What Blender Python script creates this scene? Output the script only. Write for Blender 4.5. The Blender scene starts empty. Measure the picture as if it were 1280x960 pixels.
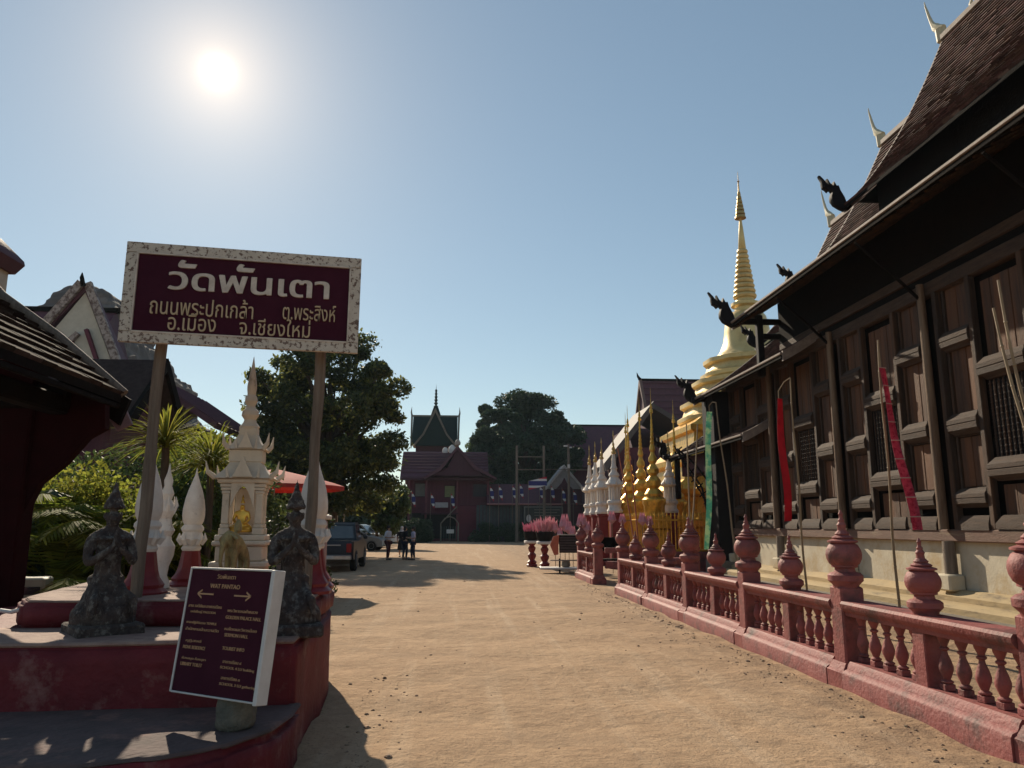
import bpy, bmesh, math, random
import numpy as np
from mathutils import Vector, Matrix
R = math.radians
random.seed(7); np.random.seed(7)
SC = bpy.context.scene
COL = SC.collection

# ------------------------------------------------------------------ camera
F = 960.0; PITCH = math.atan(178/960); YAW = math.atan(.0748); HEYE = 1.6
cam = bpy.data.cameras.new('camera'); camo = bpy.data.objects.new('camera', cam); COL.objects.link(camo)
cam.sensor_fit = 'HORIZONTAL'; cam.sensor_width = 36; cam.lens = 36*F/1280
cam.clip_start = .05; cam.clip_end = 3000
camo.location = (0, 0, HEYE); camo.rotation_euler = (math.pi/2+PITCH, 0, -YAW)
SC.camera = camo

# ------------------------------------------------------------------ light, sky, exposure
SUN = Vector((-.3362, 1.0, .6222)).normalized()
sl = bpy.data.lights.new('sun', 'SUN'); so = bpy.data.objects.new('sun', sl); COL.objects.link(so)
sl.energy = 5.0; sl.angle = R(.6); sl.color = (1, .86, .66)
so.rotation_euler = SUN.to_track_quat('Z', 'Y').to_euler(); so.location = (-20, 60, 40)
world = bpy.data.worlds.new('World'); SC.world = world; world.use_nodes = True
wn = world.node_tree; wn.nodes.clear(); WL = wn.links
def wnode(t, **k):
    n = wn.nodes.new(t)
    for a, b in k.items(): setattr(n, a, b)
    return n
def wmath(op, a, b=None):
    n = wnode('ShaderNodeMath', operation=op)
    for i, v in enumerate((a, b)):
        if v is None: continue
        if isinstance(v, (int, float)): n.inputs[i].default_value = v
        else: WL.new(v, n.inputs[i])
    return n.outputs[0]
sky = wnode('ShaderNodeTexSky'); sky.sky_type = 'NISHITA'; sky.sun_disc = False
sky.sun_elevation = math.asin(SUN.z); sky.sun_rotation = math.atan2(SUN.x, SUN.y)
sky.air_density = 1.0; sky.dust_density = .16; sky.ozone_density = 1.0; sky.altitude = 300
hsv = wnode('ShaderNodeHueSaturation'); hsv.inputs['Saturation'].default_value = 1.04; hsv.inputs['Value'].default_value = 1
WL.new(sky.outputs[0], hsv.inputs['Color'])
bg = wnode('ShaderNodeBackground'); bg.inputs[1].default_value = .070
tint = wnode('ShaderNodeMix', data_type='RGBA', blend_type='MULTIPLY'); tint.inputs[0].default_value = 1; tint.inputs[7].default_value = (1.03, 1.10, 1.02, 1)
WL.new(hsv.outputs[0], tint.inputs[6]); sc_ = wnode('ShaderNodeMix', data_type='RGBA', blend_type='MULTIPLY'); sc_.inputs[0].default_value = 1; sc_.inputs[7].default_value = (.1, .1, .1, 1)
gm = wnode('ShaderNodeGamma'); gm.inputs[1].default_value = .72; WL.new(tint.outputs[2], sc_.inputs[6]); WL.new(sc_.outputs[2], gm.inputs[0])
s10 = wnode('ShaderNodeMix', data_type='RGBA', blend_type='MULTIPLY'); s10.inputs[0].default_value = 1; s10.inputs[7].default_value = (10, 10, 10, 1); s10.clamp_result = False
WL.new(gm.outputs[0], s10.inputs[6]); WL.new(s10.outputs[2], bg.inputs[0])
tc = wnode('ShaderNodeTexCoord')
dt = wnode('ShaderNodeVectorMath', operation='DOT_PRODUCT'); dt.inputs[1].default_value = SUN
WL.new(tc.outputs['Generated'], dt.inputs[0])
ang = wmath('ARCCOSINE', wmath('MINIMUM', dt.outputs['Value'], .999999))
disc = wmath('MULTIPLY', wmath('EXPONENT', wmath('MULTIPLY', wmath('POWER', wmath('DIVIDE', ang, .0070), 1.3), -1)), 6.0)
halo = wmath('MULTIPLY', wmath('EXPONENT', wmath('MULTIPLY', wmath('POWER', wmath('DIVIDE', ang, .058), 1.0), -1)), .72)
bgd = wnode('ShaderNodeBackground'); bgd.inputs[0].default_value = (1, .86, .62, 1); WL.new(disc, bgd.inputs[1])
bgh = wnode('ShaderNodeBackground'); bgh.inputs[0].default_value = (1, .72, .44, 1); WL.new(halo, bgh.inputs[1])
ad1 = wnode('ShaderNodeAddShader'); ad2 = wnode('ShaderNodeAddShader')
WL.new(bgd.outputs[0], ad1.inputs[0]); WL.new(bgh.outputs[0], ad1.inputs[1])
WL.new(bg.outputs[0], ad2.inputs[0]); WL.new(ad1.outputs[0], ad2.inputs[1])
wo = wnode('ShaderNodeOutputWorld'); WL.new(ad2.outputs[0], wo.inputs[0])
SC.view_settings.view_transform = 'Standard'; SC.view_settings.look = 'None'
SC.view_settings.exposure = .25; SC.view_settings.gamma = 1
SC.cycles.max_bounces = 6; SC.cycles.diffuse_bounces = 3; SC.cycles.glossy_bounces = 2
SC.cycles.transparent_max_bounces = 6; SC.cycles.volume_bounces = 0
SC.cycles.use_denoising = True

def P(px, py, Y):
    """world point at world depth Y seen at photo pixel px, py"""
    xc = (px-640)/F; yc = (480-py)/F
    y = math.cos(PITCH)-math.sin(PITCH)*yc; z = math.sin(PITCH)+math.cos(PITCH)*yc; x = xc
    X = x*math.cos(YAW)+y*math.sin(YAW); Yy = -x*math.sin(YAW)+y*math.cos(YAW)
    t = Y/Yy
    return Vector((X*t, Y, HEYE+z*t))

# ------------------------------------------------------------------ materials
MATS = {}
def M(name, c1, c2=None, scale=4, rough=.7, bump=0, bscale=None, metal=0, stretch=(1, 1, 1), c3=None, s3=1.2, t3=.6,
      island=0, transl=0, detail=6, spec=.4, c3w=.12):
    if name in MATS: return MATS[name]
    m = bpy.data.materials.new(name); m.use_nodes = True; MATS[name] = m
    nt = m.node_tree; N = nt.nodes; L = nt.links
    b = N['Principled BSDF']; out = N['Material Output']
    b.inputs['Roughness'].default_value = rough; b.inputs['Metallic'].default_value = metal
    b.inputs['Specular IOR Level'].default_value = spec
    c2 = c2 or tuple(v*.8 for v in c1)
    tcn = N.new('ShaderNodeTexCoord'); mp = N.new('ShaderNodeMapping'); mp.inputs['Scale'].default_value = stretch
    oi = N.new('ShaderNodeObjectInfo'); om = N.new('ShaderNodeMath'); om.operation = 'MULTIPLY'; om.inputs[1].default_value = 37.0
    L.new(oi.outputs['Random'], om.inputs[0]); L.new(om.outputs[0], mp.inputs['Location'])      # each copy gets its own stains
    L.new(tcn.outputs['Object'], mp.inputs[0])
    nz = N.new('ShaderNodeTexNoise'); nz.inputs['Scale'].default_value = scale; nz.inputs['Detail'].default_value = detail
    nz.inputs['Roughness'].default_value = .65
    L.new(mp.outputs[0], nz.inputs['Vector'])
    rp = N.new('ShaderNodeValToRGB'); rp.color_ramp.elements[0].position = .33; rp.color_ramp.elements[1].position = .67
    rp.color_ramp.elements[0].color = (*c1, 1); rp.color_ramp.elements[1].color = (*c2, 1)
    L.new(nz.outputs[0], rp.inputs[0]); col = rp.outputs[0]
    if c3:
        n3 = N.new('ShaderNodeTexNoise'); n3.inputs['Scale'].default_value = s3; n3.inputs['Detail'].default_value = 8
        n3.inputs['Roughness'].default_value = .7; L.new(mp.outputs[0], n3.inputs['Vector'])
        r3 = N.new('ShaderNodeMapRange'); r3.inputs[1].default_value = t3-c3w/2; r3.inputs[2].default_value = t3+c3w/2
        L.new(n3.outputs[0], r3.inputs[0])
        mx = N.new('ShaderNodeMix'); mx.data_type = 'RGBA'; L.new(r3.outputs[0], mx.inputs[0])
        L.new(col, mx.inputs[6]); mx.inputs[7].default_value = (*c3, 1); col = mx.outputs[2]
    if island:
        g = N.new('ShaderNodeNewGeometry'); h = N.new('ShaderNodeHueSaturation')
        r = N.new('ShaderNodeMapRange'); r.inputs[3].default_value = 1-island; r.inputs[4].default_value = 1+island
        L.new(g.outputs['Random Per Island'], r.inputs[0]); L.new(r.outputs[0], h.inputs['Value'])
        r2 = N.new('ShaderNodeMapRange'); r2.inputs[3].default_value = .5-island*.04; r2.inputs[4].default_value = .5+island*.04
        sn = N.new('ShaderNodeMath'); sn.operation = 'FRACT'; ml = N.new('ShaderNodeMath'); ml.operation = 'MULTIPLY'; ml.inputs[1].default_value = 17.3
        L.new(g.outputs['Random Per Island'], ml.inputs[0]); L.new(ml.outputs[0], sn.inputs[0]); L.new(sn.outputs[0], r2.inputs[0])
        L.new(r2.outputs[0], h.inputs['Hue']); L.new(col, h.inputs['Color']); col = h.outputs[0]
    L.new(col, b.inputs['Base Color'])
    if bump:
        nb = N.new('ShaderNodeTexNoise'); nb.inputs['Scale'].default_value = bscale or scale*5; nb.inputs['Detail'].default_value = 8
        L.new(mp.outputs[0], nb.inputs['Vector']); bp = N.new('ShaderNodeBump'); bp.inputs['Strength'].default_value = min(1, bump)
        bp.inputs['Distance'].default_value = .02*max(1, bump); L.new(nb.outputs[0], bp.inputs['Height']); L.new(bp.outputs[0], b.inputs['Normal'])
    if transl:
        t = N.new('ShaderNodeBsdfTranslucent'); L.new(col, t.inputs[0])
        hs = N.new('ShaderNodeHueSaturation'); hs.inputs['Value'].default_value = 1.6; L.new(col, hs.inputs['Color']); L.new(hs.outputs[0], t.inputs[0])
        mxs = N.new('ShaderNodeMixShader'); mxs.inputs[0].default_value = transl
        L.new(b.outputs[0], mxs.inputs[1]); L.new(t.outputs[0], mxs.inputs[2]); L.new(mxs.outputs[0], out.inputs[0])
    return m
def emat(name, col, s):
    m = bpy.data.materials.new(name); m.use_nodes = True
    b = m.node_tree.nodes['Principled BSDF']; b.inputs['Emission Color'].default_value = (*col, 1); b.inputs['Emission Strength'].default_value = s
    return m

DIRTRED = M('fence_paint', (.215, .052, .052), (.31, .098, .088), 3, .65, .45, 30, c3=(.085, .042, .04), s3=3.1, t3=.59, c3w=.2)
REDWALL = M('worn_red_paint', (.095, .006, .011), (.155, .014, .020), 2.5, .75, .6, 20, c3=(.22, .10, .09), s3=2.4, t3=.61, c3w=.14)
REDBASE = M('deep_red_paint', (.14, .010, .014), (.20, .02, .026), 5, .5, .2)
PALECON = M('pale_concrete_top', (.34, .23, .18), (.22, .13, .11), 5, .85, .5, 30, c3=(.16, .07, .06), s3=3, t3=.62)
WHITEPL = M('cream_plaster', (.62, .53, .42), (.5, .42, .33), 4, .7, .3, c3=(.25, .2, .15), s3=4, t3=.68)
WHITEPT = M('white_lime_paint', (.68, .64, .60), (.55, .50, .46), 5, .7, .3, c3=(.25, .2, .18), s3=4, t3=.66)
TEAK = M('aged_teak', (.026, .014, .009), (.058, .033, .020), 3, .75, .8, 22, stretch=(8, 8, .7), c3=(.11, .05, .022), s3=.5, t3=.56, c3w=.2)
TEAKH = M('aged_teak_beam', (.036, .019, .011), (.078, .043, .026), 3, .8, .9, 22, stretch=(6, .8, 6), c3=(.07, .05, .04), s3=1, t3=.6)
TEAKPAN = M('teak_panel', (.042, .020, .012), (.088, .042, .021), 3, .7, .6, 20, stretch=(7, 7, .5), c3=(.16, .06, .02), s3=.35, t3=.52, c3w=.25)
POSTW = M('grey_timber', (.23, .18, .14), (.12, .09, .07), 3, .8, .8, 25, stretch=(8, 8, .6))
DARKW = M('dark_and_shaded_timber', (.010, .007, .006), (.006, .0045, .004), 4, .9, .4, spec=.08)  # dark wood; under the eaves its near-black also carries the shade
BLACKN = M('black_lacquer', (.007, .005, .006), (.011, .008, .009), 6, .7, .2, spec=.2)
HPOST = M('brown_hall_post', (.19, .12, .075), (.09, .052, .033), 3, .85, .8, 25, stretch=(8, 8, .5), c3=(.26, .19, .13), s3=.8, t3=.58, c3w=.25)
SILLW = M('red_brown_sill', (.20, .115, .085), (.13, .075, .055), 3, .8, .8, 25, stretch=(5, .7, 5), c3=(.27, .19, .13), s3=1.5, t3=.6)
PLINTH = M('stained_plinth', (.58, .52, .40), (.47, .41, .31), 1.6, .85, .3, 20, c3=(.40, .27, .12), s3=.9, t3=.60, c3w=.2)
LEDGE = M('ochre_ledge', (.46, .34, .18), (.34, .26, .15), 2, .85, .5, 20, stretch=(1, .3, 1), c3=(.13, .10, .07), s3=2, t3=.62)
GREYST = M('grey_ledge', (.22, .19, .15), (.14, .12, .10), 4, .9, .6)
TILE = M('brown_shingle', (.060, .031, .026), (.10, .052, .042), 5, .85, .5, island=.45, spec=.2)
TILER = M('maroon_tile', (.075, .026, .038), (.105, .036, .048), 3, .7, .3, island=.2)
TILEG = M('grey_tile', (.065, .055, .057), (.045, .038, .04), 3, .7, .3, island=.2)
TRIM = M('pale_eave_trim', (.26, .21, .18), (.16, .12, .10), 6, .7, .3)
CHOFA = M('gilded_plaster', (.55, .48, .30), (.42, .38, .28), 6, .5, .2)
GOLDP = M('pale_gold_leaf', (.74, .56, .25), (.60, .43, .17), 1.8, .40, .3, 9, metal=.3, c3=(.40, .28, .12), s3=1.6, t3=.63, c3w=.2)
GOLD = M('bright_gold', (.82, .48, .08), (.60, .33, .05), 5, .30, .4, 12, metal=.6, c3=(.32, .17, .04), s3=4, t3=.60, c3w=.2)
GOLDD = M('dull_gold', (.55, .38, .14), (.38, .25, .09), 8, .45, .3, metal=.6)
STONE = M('mossy_stone', (.085, .064, .056), (.030, .022, .022), 11, .95, 1.0, 45, c3=(.17, .155, .14), s3=12, t3=.57)
SIGNP = M('oxblood_board', (.040, .006, .016), (.055, .010, .022), 4, .75, .1, spec=.12)
SIGNW = M('sign_lettering', (.62, .55, .47), (.45, .38, .32), 14, .6, .1)
SIGNG = M('gilt_lettering', (.52, .40, .25), (.42, .31, .19), 14, .6)
WFRAME = M('white_board_edge', (.62, .60, .58), (.5, .48, .46), 6, .6)
MAROON = M('maroon_boards', (.085, .014, .03), (.12, .022, .042), 2, .7, .3, stretch=(4, 4, .4))
MAROOND = M('dark_maroon_boards', (.05, .010, .022), (.07, .016, .03), 2, .7, .3, stretch=(4, 4, .4))
GLASS = M('dark_glass', (.02, .025, .03), (.03, .035, .04), 2, .08, spec=.8)
RUBBER = M('black_rubber', (.02, .02, .02), (.03, .03, .03), 6, .9)
BARK = M('bark', (.10, .075, .055), (.05, .038, .03), 5, .9, 1, 20, stretch=(3, 3, .6))
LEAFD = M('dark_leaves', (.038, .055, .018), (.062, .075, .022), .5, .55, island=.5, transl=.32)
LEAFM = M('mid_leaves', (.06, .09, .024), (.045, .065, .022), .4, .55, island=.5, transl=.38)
LEAFL = M('sunlit_bright_leaves', (.13, .16, .022), (.19, .18, .03), .8, .75, island=.5, transl=.5, spec=.15)  # yellow-green foliage, brightened in colour for sunlit and backlit leaves
TILEP = M('black_brown_tile', (.030, .021, .019), (.05, .036, .032), 6, .95, .5, island=.4, spec=.05)
LEAFO = M('sunlit_olive_leaves', (.12, .12, .028), (.085, .095, .026), .6, .6, island=.5, transl=.5)  # paler olive puts the crown's sunlit edge into the leaf colour
LEAFF = M('far_leaves', (.028, .052, .026), (.04, .06, .028), .2, .6, island=.4, transl=.2)
SKIN = M('skin', (.35, .20, .13), (.30, .17, .11), 8, .6)
HAIR = M('black_hair', (.012, .01, .01), (.02, .016, .014), 8, .5)
def flat(name, c, rough=.6, metal=0, spec=.4, bump=0): return M(name, c, tuple(v*.86 for v in c), 6, rough, bump, metal=metal, spec=spec)

# ------------------------------------------------------------------ mesh builder
class MB:
    def __init__(s): s.v = []; s.f = []
    def add(s, v, f):
        o = len(s.v); s.v += [tuple(p) for p in v]; s.f += [tuple(i+o for i in q) for q in f]; return s
    def box(s, x0, x1, y0, y1, z0, z1):
        v = [(x, y, z) for z in (z0, z1) for y in (y0, y1) for x in (x0, x1)]
        return s.add(v, [(0, 2, 3, 1), (4, 5, 7, 6), (0, 1, 5, 4), (2, 6, 7, 3), (0, 4, 6, 2), (1, 3, 7, 5)])
    def rings(s, rings, cap=True, closed=False):
        n = len(rings[0]); v = [p for r in rings for p in r]; f = []
        for i in range(len(rings)-1+(1 if closed else 0)):
            a = i*n; b = ((i+1) % len(rings))*n
            for j in range(n): f.append((a+j, a+(j+1) % n, b+(j+1) % n, b+j))
        if cap and not closed: f += [tuple(range(n-1, -1, -1)), tuple(range((len(rings)-1)*n, len(rings)*n))]
        return s.add(v, f)
    def cbox(s, x0, x1, y0, y1, z0, z1, c=.01):
        """box with chamfered edges all round"""
        def oct_(d, z):
            a0, a1, b0, b1 = x0+d, x1-d, y0+d, y1-d; e = c
            return [(a0+e, b0, z), (a1-e, b0, z), (a1, b0+e, z), (a1, b1-e, z), (a1-e, b1, z), (a0+e, b1, z), (a0, b1-e, z), (a0, b0+e, z)]
        return s.rings([oct_(c, z0), oct_(0, z0+c), oct_(0, z1-c), oct_(c, z1)])
    def rect_loft(s, rs):
        """rs: (x0, x1, y0, y1, z) rings"""
        return s.rings([[(a, c, z), (b, c, z), (b, d, z), (a, d, z)] for a, b, c, d, z in rs])
    def lathe(s, prof, seg=12, c=(0, 0), rot=0, sx=1, sy=1):
        rs = []
        for r, z in prof:
            r = max(r, .0008)
            rs.append([(c[0]+sx*r*math.cos(2*math.pi*j/seg+rot), c[1]+sy*r*math.sin(2*math.pi*j/seg+rot), z) for j in range(seg)])
        return s.rings(rs)
    def tube(s, pts, rad, seg=8, flat_=1.0):
        pts = [Vector(p) for p in pts]; n = len(pts)
        if not hasattr(rad, '__len__'): rad = [rad]*n
        rs = []; up = None
        for i, p in enumerate(pts):
            t = (pts[min(i+1, n-1)]-pts[max(i-1, 0)]).normalized()
            if up is None:
                up = Vector((0, 0, 1)) if abs(t.z) < .9 else Vector((1, 0, 0))
            a = t.cross(up).normalized(); b = a.cross(t).normalized(); up = b
            rs.append([p+a*rad[i]*math.cos(2*math.pi*j/seg)+b*rad[i]*flat_*math.sin(2*math.pi*j/seg) for j in range(seg)])
        return s.rings(rs)
    def prism(s, poly, axis, a, b):
        """poly of 2D points extruded from a to b along axis ('x': poly is y,z; 'y': poly is x,z; 'z': x,y)"""
        def mk(p, t): return (t, p[0], p[1]) if axis == 'x' else (p[0], t, p[1]) if axis == 'y' else (p[0], p[1], t)
        return s.rings([[mk(p, a) for p in poly], [mk(p, b) for p in poly]])
    def quad(s, a, b, c, d): return s.add([a, b, c, d], [(0, 1, 2, 3)])
    def xf(s, m, start=0):
        for i in range(start, len(s.v)): s.v[i] = tuple(m @ Vector(s.v[i]))
        return s
    def mesh(s, name, mat, smooth=True, fix=True):
        me = bpy.data.meshes.new(name); me.from_pydata(s.v, [], s.f)
        if fix:
            bm = bmesh.new(); bm.from_mesh(me); bmesh.ops.recalc_face_normals(bm, faces=bm.faces); bm.to_mesh(me); bm.free()
        me.materials.append(mat)
        if smooth:
            me.polygons.foreach_set('use_smooth', [True]*len(me.polygons)); me.set_sharp_from_angle(angle=R(38))
        me.update(); return me
def link(name, me, parent=None, loc=None, rz=0, label=None, kind=None):
    o = bpy.data.objects.new(name, me); COL.objects.link(o)
    if parent is not None: o.parent = parent
    if loc is not None: o.location = loc
    o.rotation_euler = (0, 0, rz)
    if label: o['label'] = label
    if kind: o['kind'] = kind
    return o
def part(name, mb, mat, parent=None, world=False, label=None, kind=None, smooth=True, fix=True):
    if world and parent is not None:
        root = parent
        off = Vector((0, 0, 0))
        while root is not None: off += root.location; root = root.parent
        mb.v = [(x-off.x, y-off.y, z-off.z) for x, y, z in mb.v]
    return link(name, mb.mesh(name, mat, smooth, fix), parent, label=label, kind=kind)
def thing(name, label, cat, loc=(0, 0, 0), rz=0, group=None):
    o = bpy.data.objects.new(name, None); COL.objects.link(o); o.empty_display_size = .3
    o.location = loc; o.rotation_euler = (0, 0, rz); o['label'] = label; o['category'] = cat
    if group: o['group'] = group
    return o
def tag(o, label, cat, group=None):
    o['label'] = label; o['category'] = cat
    if group: o['group'] = group
    return o
def dup(root, loc, rz=0, label=None):
    r = root.copy(); COL.objects.link(r); r.location = loc; r.rotation_euler = (0, 0, rz)
    if label: r['label'] = label
    for ch in root.children:
        c = ch.copy(); COL.objects.link(c); c.parent = r
        for g in ch.children:
            d = g.copy(); COL.objects.link(d); d.parent = c
    return r
def struct(name, mb, mat, **k): return part(name, mb, mat, kind='structure', **k)
def skin_mb(joints, edges, sub=1, voxel=0, extra=None, smooth_it=0):
    """one continuous surface grown round a skeleton; joints: name -> (x, y, z, r) ; extra: MB joined in before the remesh"""
    names = list(joints); idx = {n: i for i, n in enumerate(names)}
    me = bpy.data.meshes.new('tmp'); me.from_pydata([joints[n][:3] for n in names], [(idx[a], idx[b]) for a, b in edges], [])
    o = bpy.data.objects.new('tmp', me); COL.objects.link(o)
    sk = o.modifiers.new('s', 'SKIN')
    if not me.skin_vertices: 
        bm = bmesh.new(); bm.from_mesh(me); bm.verts.layers.skin.verify(); bm.to_mesh(me); bm.free()
    for i, n in enumerate(names):
        r = joints[n][3]; r = r if hasattr(r, '__len__') else (r, r)
        me.skin_vertices[0].data[i].radius = r
    me.skin_vertices[0].data[0].use_root = True
    ss = o.modifiers.new('u', 'SUBSURF'); ss.levels = sub
    dg = bpy.context.evaluated_depsgraph_get(); dg.update()
    m2 = bpy.data.meshes.new_from_object(o.evaluated_get(dg))
    mb = MB(); mb.add([tuple(v.co) for v in m2.vertices], [tuple(p.vertices) for p in m2.polygons])
    bpy.data.objects.remove(o); 
    if extra: mb.add(extra.v, extra.f)
    if voxel:
        mb = remesh_mb(mb, voxel, smooth_it)
    return mb
def remesh_mb(mb, voxel, smooth_it=0, disp=0, dscale=.1):
    me = bpy.data.meshes.new('tmp'); me.from_pydata(mb.v, [], mb.f)
    bm = bmesh.new(); bm.from_mesh(me); bmesh.ops.recalc_face_normals(bm, faces=bm.faces); bm.to_mesh(me); bm.free()
    o = bpy.data.objects.new('tmp', me); COL.objects.link(o)
    r = o.modifiers.new('r', 'REMESH'); r.mode = 'VOXEL'; r.voxel_size = voxel
    if smooth_it: s = o.modifiers.new('s', 'SMOOTH'); s.iterations = smooth_it; s.factor = .5
    if disp:
        t = bpy.data.textures.new('clouds', 'CLOUDS'); t.noise_scale = dscale
        d = o.modifiers.new('d', 'DISPLACE'); d.texture = t; d.strength = disp
    dg = bpy.context.evaluated_depsgraph_get(); dg.update()
    m2 = bpy.data.meshes.new_from_object(o.evaluated_get(dg))
    out = MB(); out.add([tuple(v.co) for v in m2.vertices], [tuple(p.vertices) for p in m2.polygons])
    bpy.data.objects.remove(o); return out
def text_mb(body, width, height=None, depth=.004, bold=0):
    """lettering standing in the XZ plane, centred at the origin, facing -Y"""
    cu = bpy.data.curves.new('t', 'FONT'); cu.body = body; cu.extrude = depth; cu.offset = bold; cu.resolution_u = 3
    o = bpy.data.objects.new('t', cu); COL.objects.link(o)
    dg = bpy.context.evaluated_depsgraph_get(); dg.update()
    m2 = bpy.data.meshes.new_from_object(o.evaluated_get(dg))
    v = np.array([tuple(q.co) for q in m2.vertices]) if len(m2.vertices) else np.zeros((1, 3))
    mn, mx = v.min(0), v.max(0); sx = width/(mx[0]-mn[0]+1e-9); sz = sx if height is None else height/(mx[1]-mn[1]+1e-9)
    mb = MB()
    mb.add([((p[0]-(mn[0]+mx[0])/2)*sx, -p[2], (p[1]-(mn[1]+mx[1])/2)*sz) for p in v], [tuple(p.vertices) for p in m2.polygons])
    bpy.data.objects.remove(o); return mb
def leaf_cloud(centres, n, size, rng, spread=1.0, aspect=.5, up=.0):
    """n leaves scattered in clumps; centres: list of (Vector, radius tuple)"""
    k = len(centres); C = np.array([c[0] for c in centres]); RR = np.array([c[1] for c in centres])
    idx = rng.integers(0, k, n); d = rng.normal(size=(n, 3)); d /= np.linalg.norm(d, axis=1)[:, None]
    rad = rng.uniform(.25, 1, n)**.55
    p = C[idx]+d*RR[idx]*rad[:, None]*spread
    a = rng.normal(size=(n, 3)); a /= np.linalg.norm(a, axis=1)[:, None]; b = np.cross(a, rng.normal(size=(n, 3))); b /= np.linalg.norm(b, axis=1)[:, None]
    s = size*rng.uniform(.6, 1.4, n)[:, None]
    v = np.stack([p-a*s, p-b*s*aspect+a*s*.1, p+a*s, p+b*s*aspect+a*s*.1], 1).reshape(-1, 3)
    f = np.arange(n*4).reshape(-1, 4)
    return v, f
def np_obj(name, v, f, mat, parent=None, off=None, smooth=False, kind=None):
    if off is not None: v = v-np.array(off)
    me = bpy.data.meshes.new(name); me.from_pydata(v.tolist(), [], f.tolist()); me.materials.append(mat)
    if smooth: me.polygons.foreach_set('use_smooth', [True]*len(me.polygons))
    return link(name, me, parent, kind=kind)
def tree(name, label, cat, base, height, crown_c, crown_r, nclump, nleaf, lsize, mat, seed, group=None, trunk_r=.25, clump=.28, name_crown='crown', limbs=9, mat2=None):
    rng = np.random.default_rng(seed); rd = random.Random(seed)
    t = thing(name, label, cat, base, 0, group)
    cc = Vector(crown_c)-Vector(base); cr = Vector(crown_r)
    cl = []
    for i in range(nclump):
        d = rng.normal(size=3); d /= np.linalg.norm(d); rr = rng.uniform(.35, 1)**.6
        c = np.array(cc)+d*np.array(cr)*rr*.86
        if c[2] < cc.z-cr.z*.8: c[2] = cc.z-cr.z*.7
        q = rng.uniform(.6, 1.3)*clump*np.array(cr).min()
        cl.append((c, (q*1.15, q*1.15, q*.8)))
    m = MB(); top = Vector((cc.x*.7, cc.y*.7, cc.z+cr.z*.3))
    m.tube([(0, 0, -.2), (0.02*height, 0, cc.z*.3), (cc.x*.3, cc.y*.3, cc.z*.55), tuple(Vector((cc.x*.6, cc.y*.6, cc.z*.8))), tuple(top)],
           [trunk_r*1.35, trunk_r, trunk_r*.85, trunk_r*.6, trunk_r*.2], 9)
    for i in range(limbs):
        e = Vector(cl[i % len(cl)][0]); s = Vector((cc.x*.4, cc.y*.4, cc.z*rd.uniform(.45, .8)))
        mid = (s+e)/2+Vector((rd.uniform(-.3, .3), rd.uniform(-.3, .3), rd.uniform(-.2, .5)))*trunk_r*3
        m.tube([s, mid, e], [trunk_r*.5, trunk_r*.3, trunk_r*.08], 6)
    part('trunk', m, BARK, t)
    if mat2:
        k = nleaf//4; v, f = leaf_cloud(cl, k, lsize, rng, 1.3); np_obj('sunlit_outer_leaves', v, f, mat2, t, kind='stuff'); nleaf -= k  # wider scatter in the second leaf colour, a lit rim by colour
    v, f = leaf_cloud(cl, nleaf, lsize, rng)
    np_obj(name_crown, v, f, mat, t)
    return t
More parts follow.
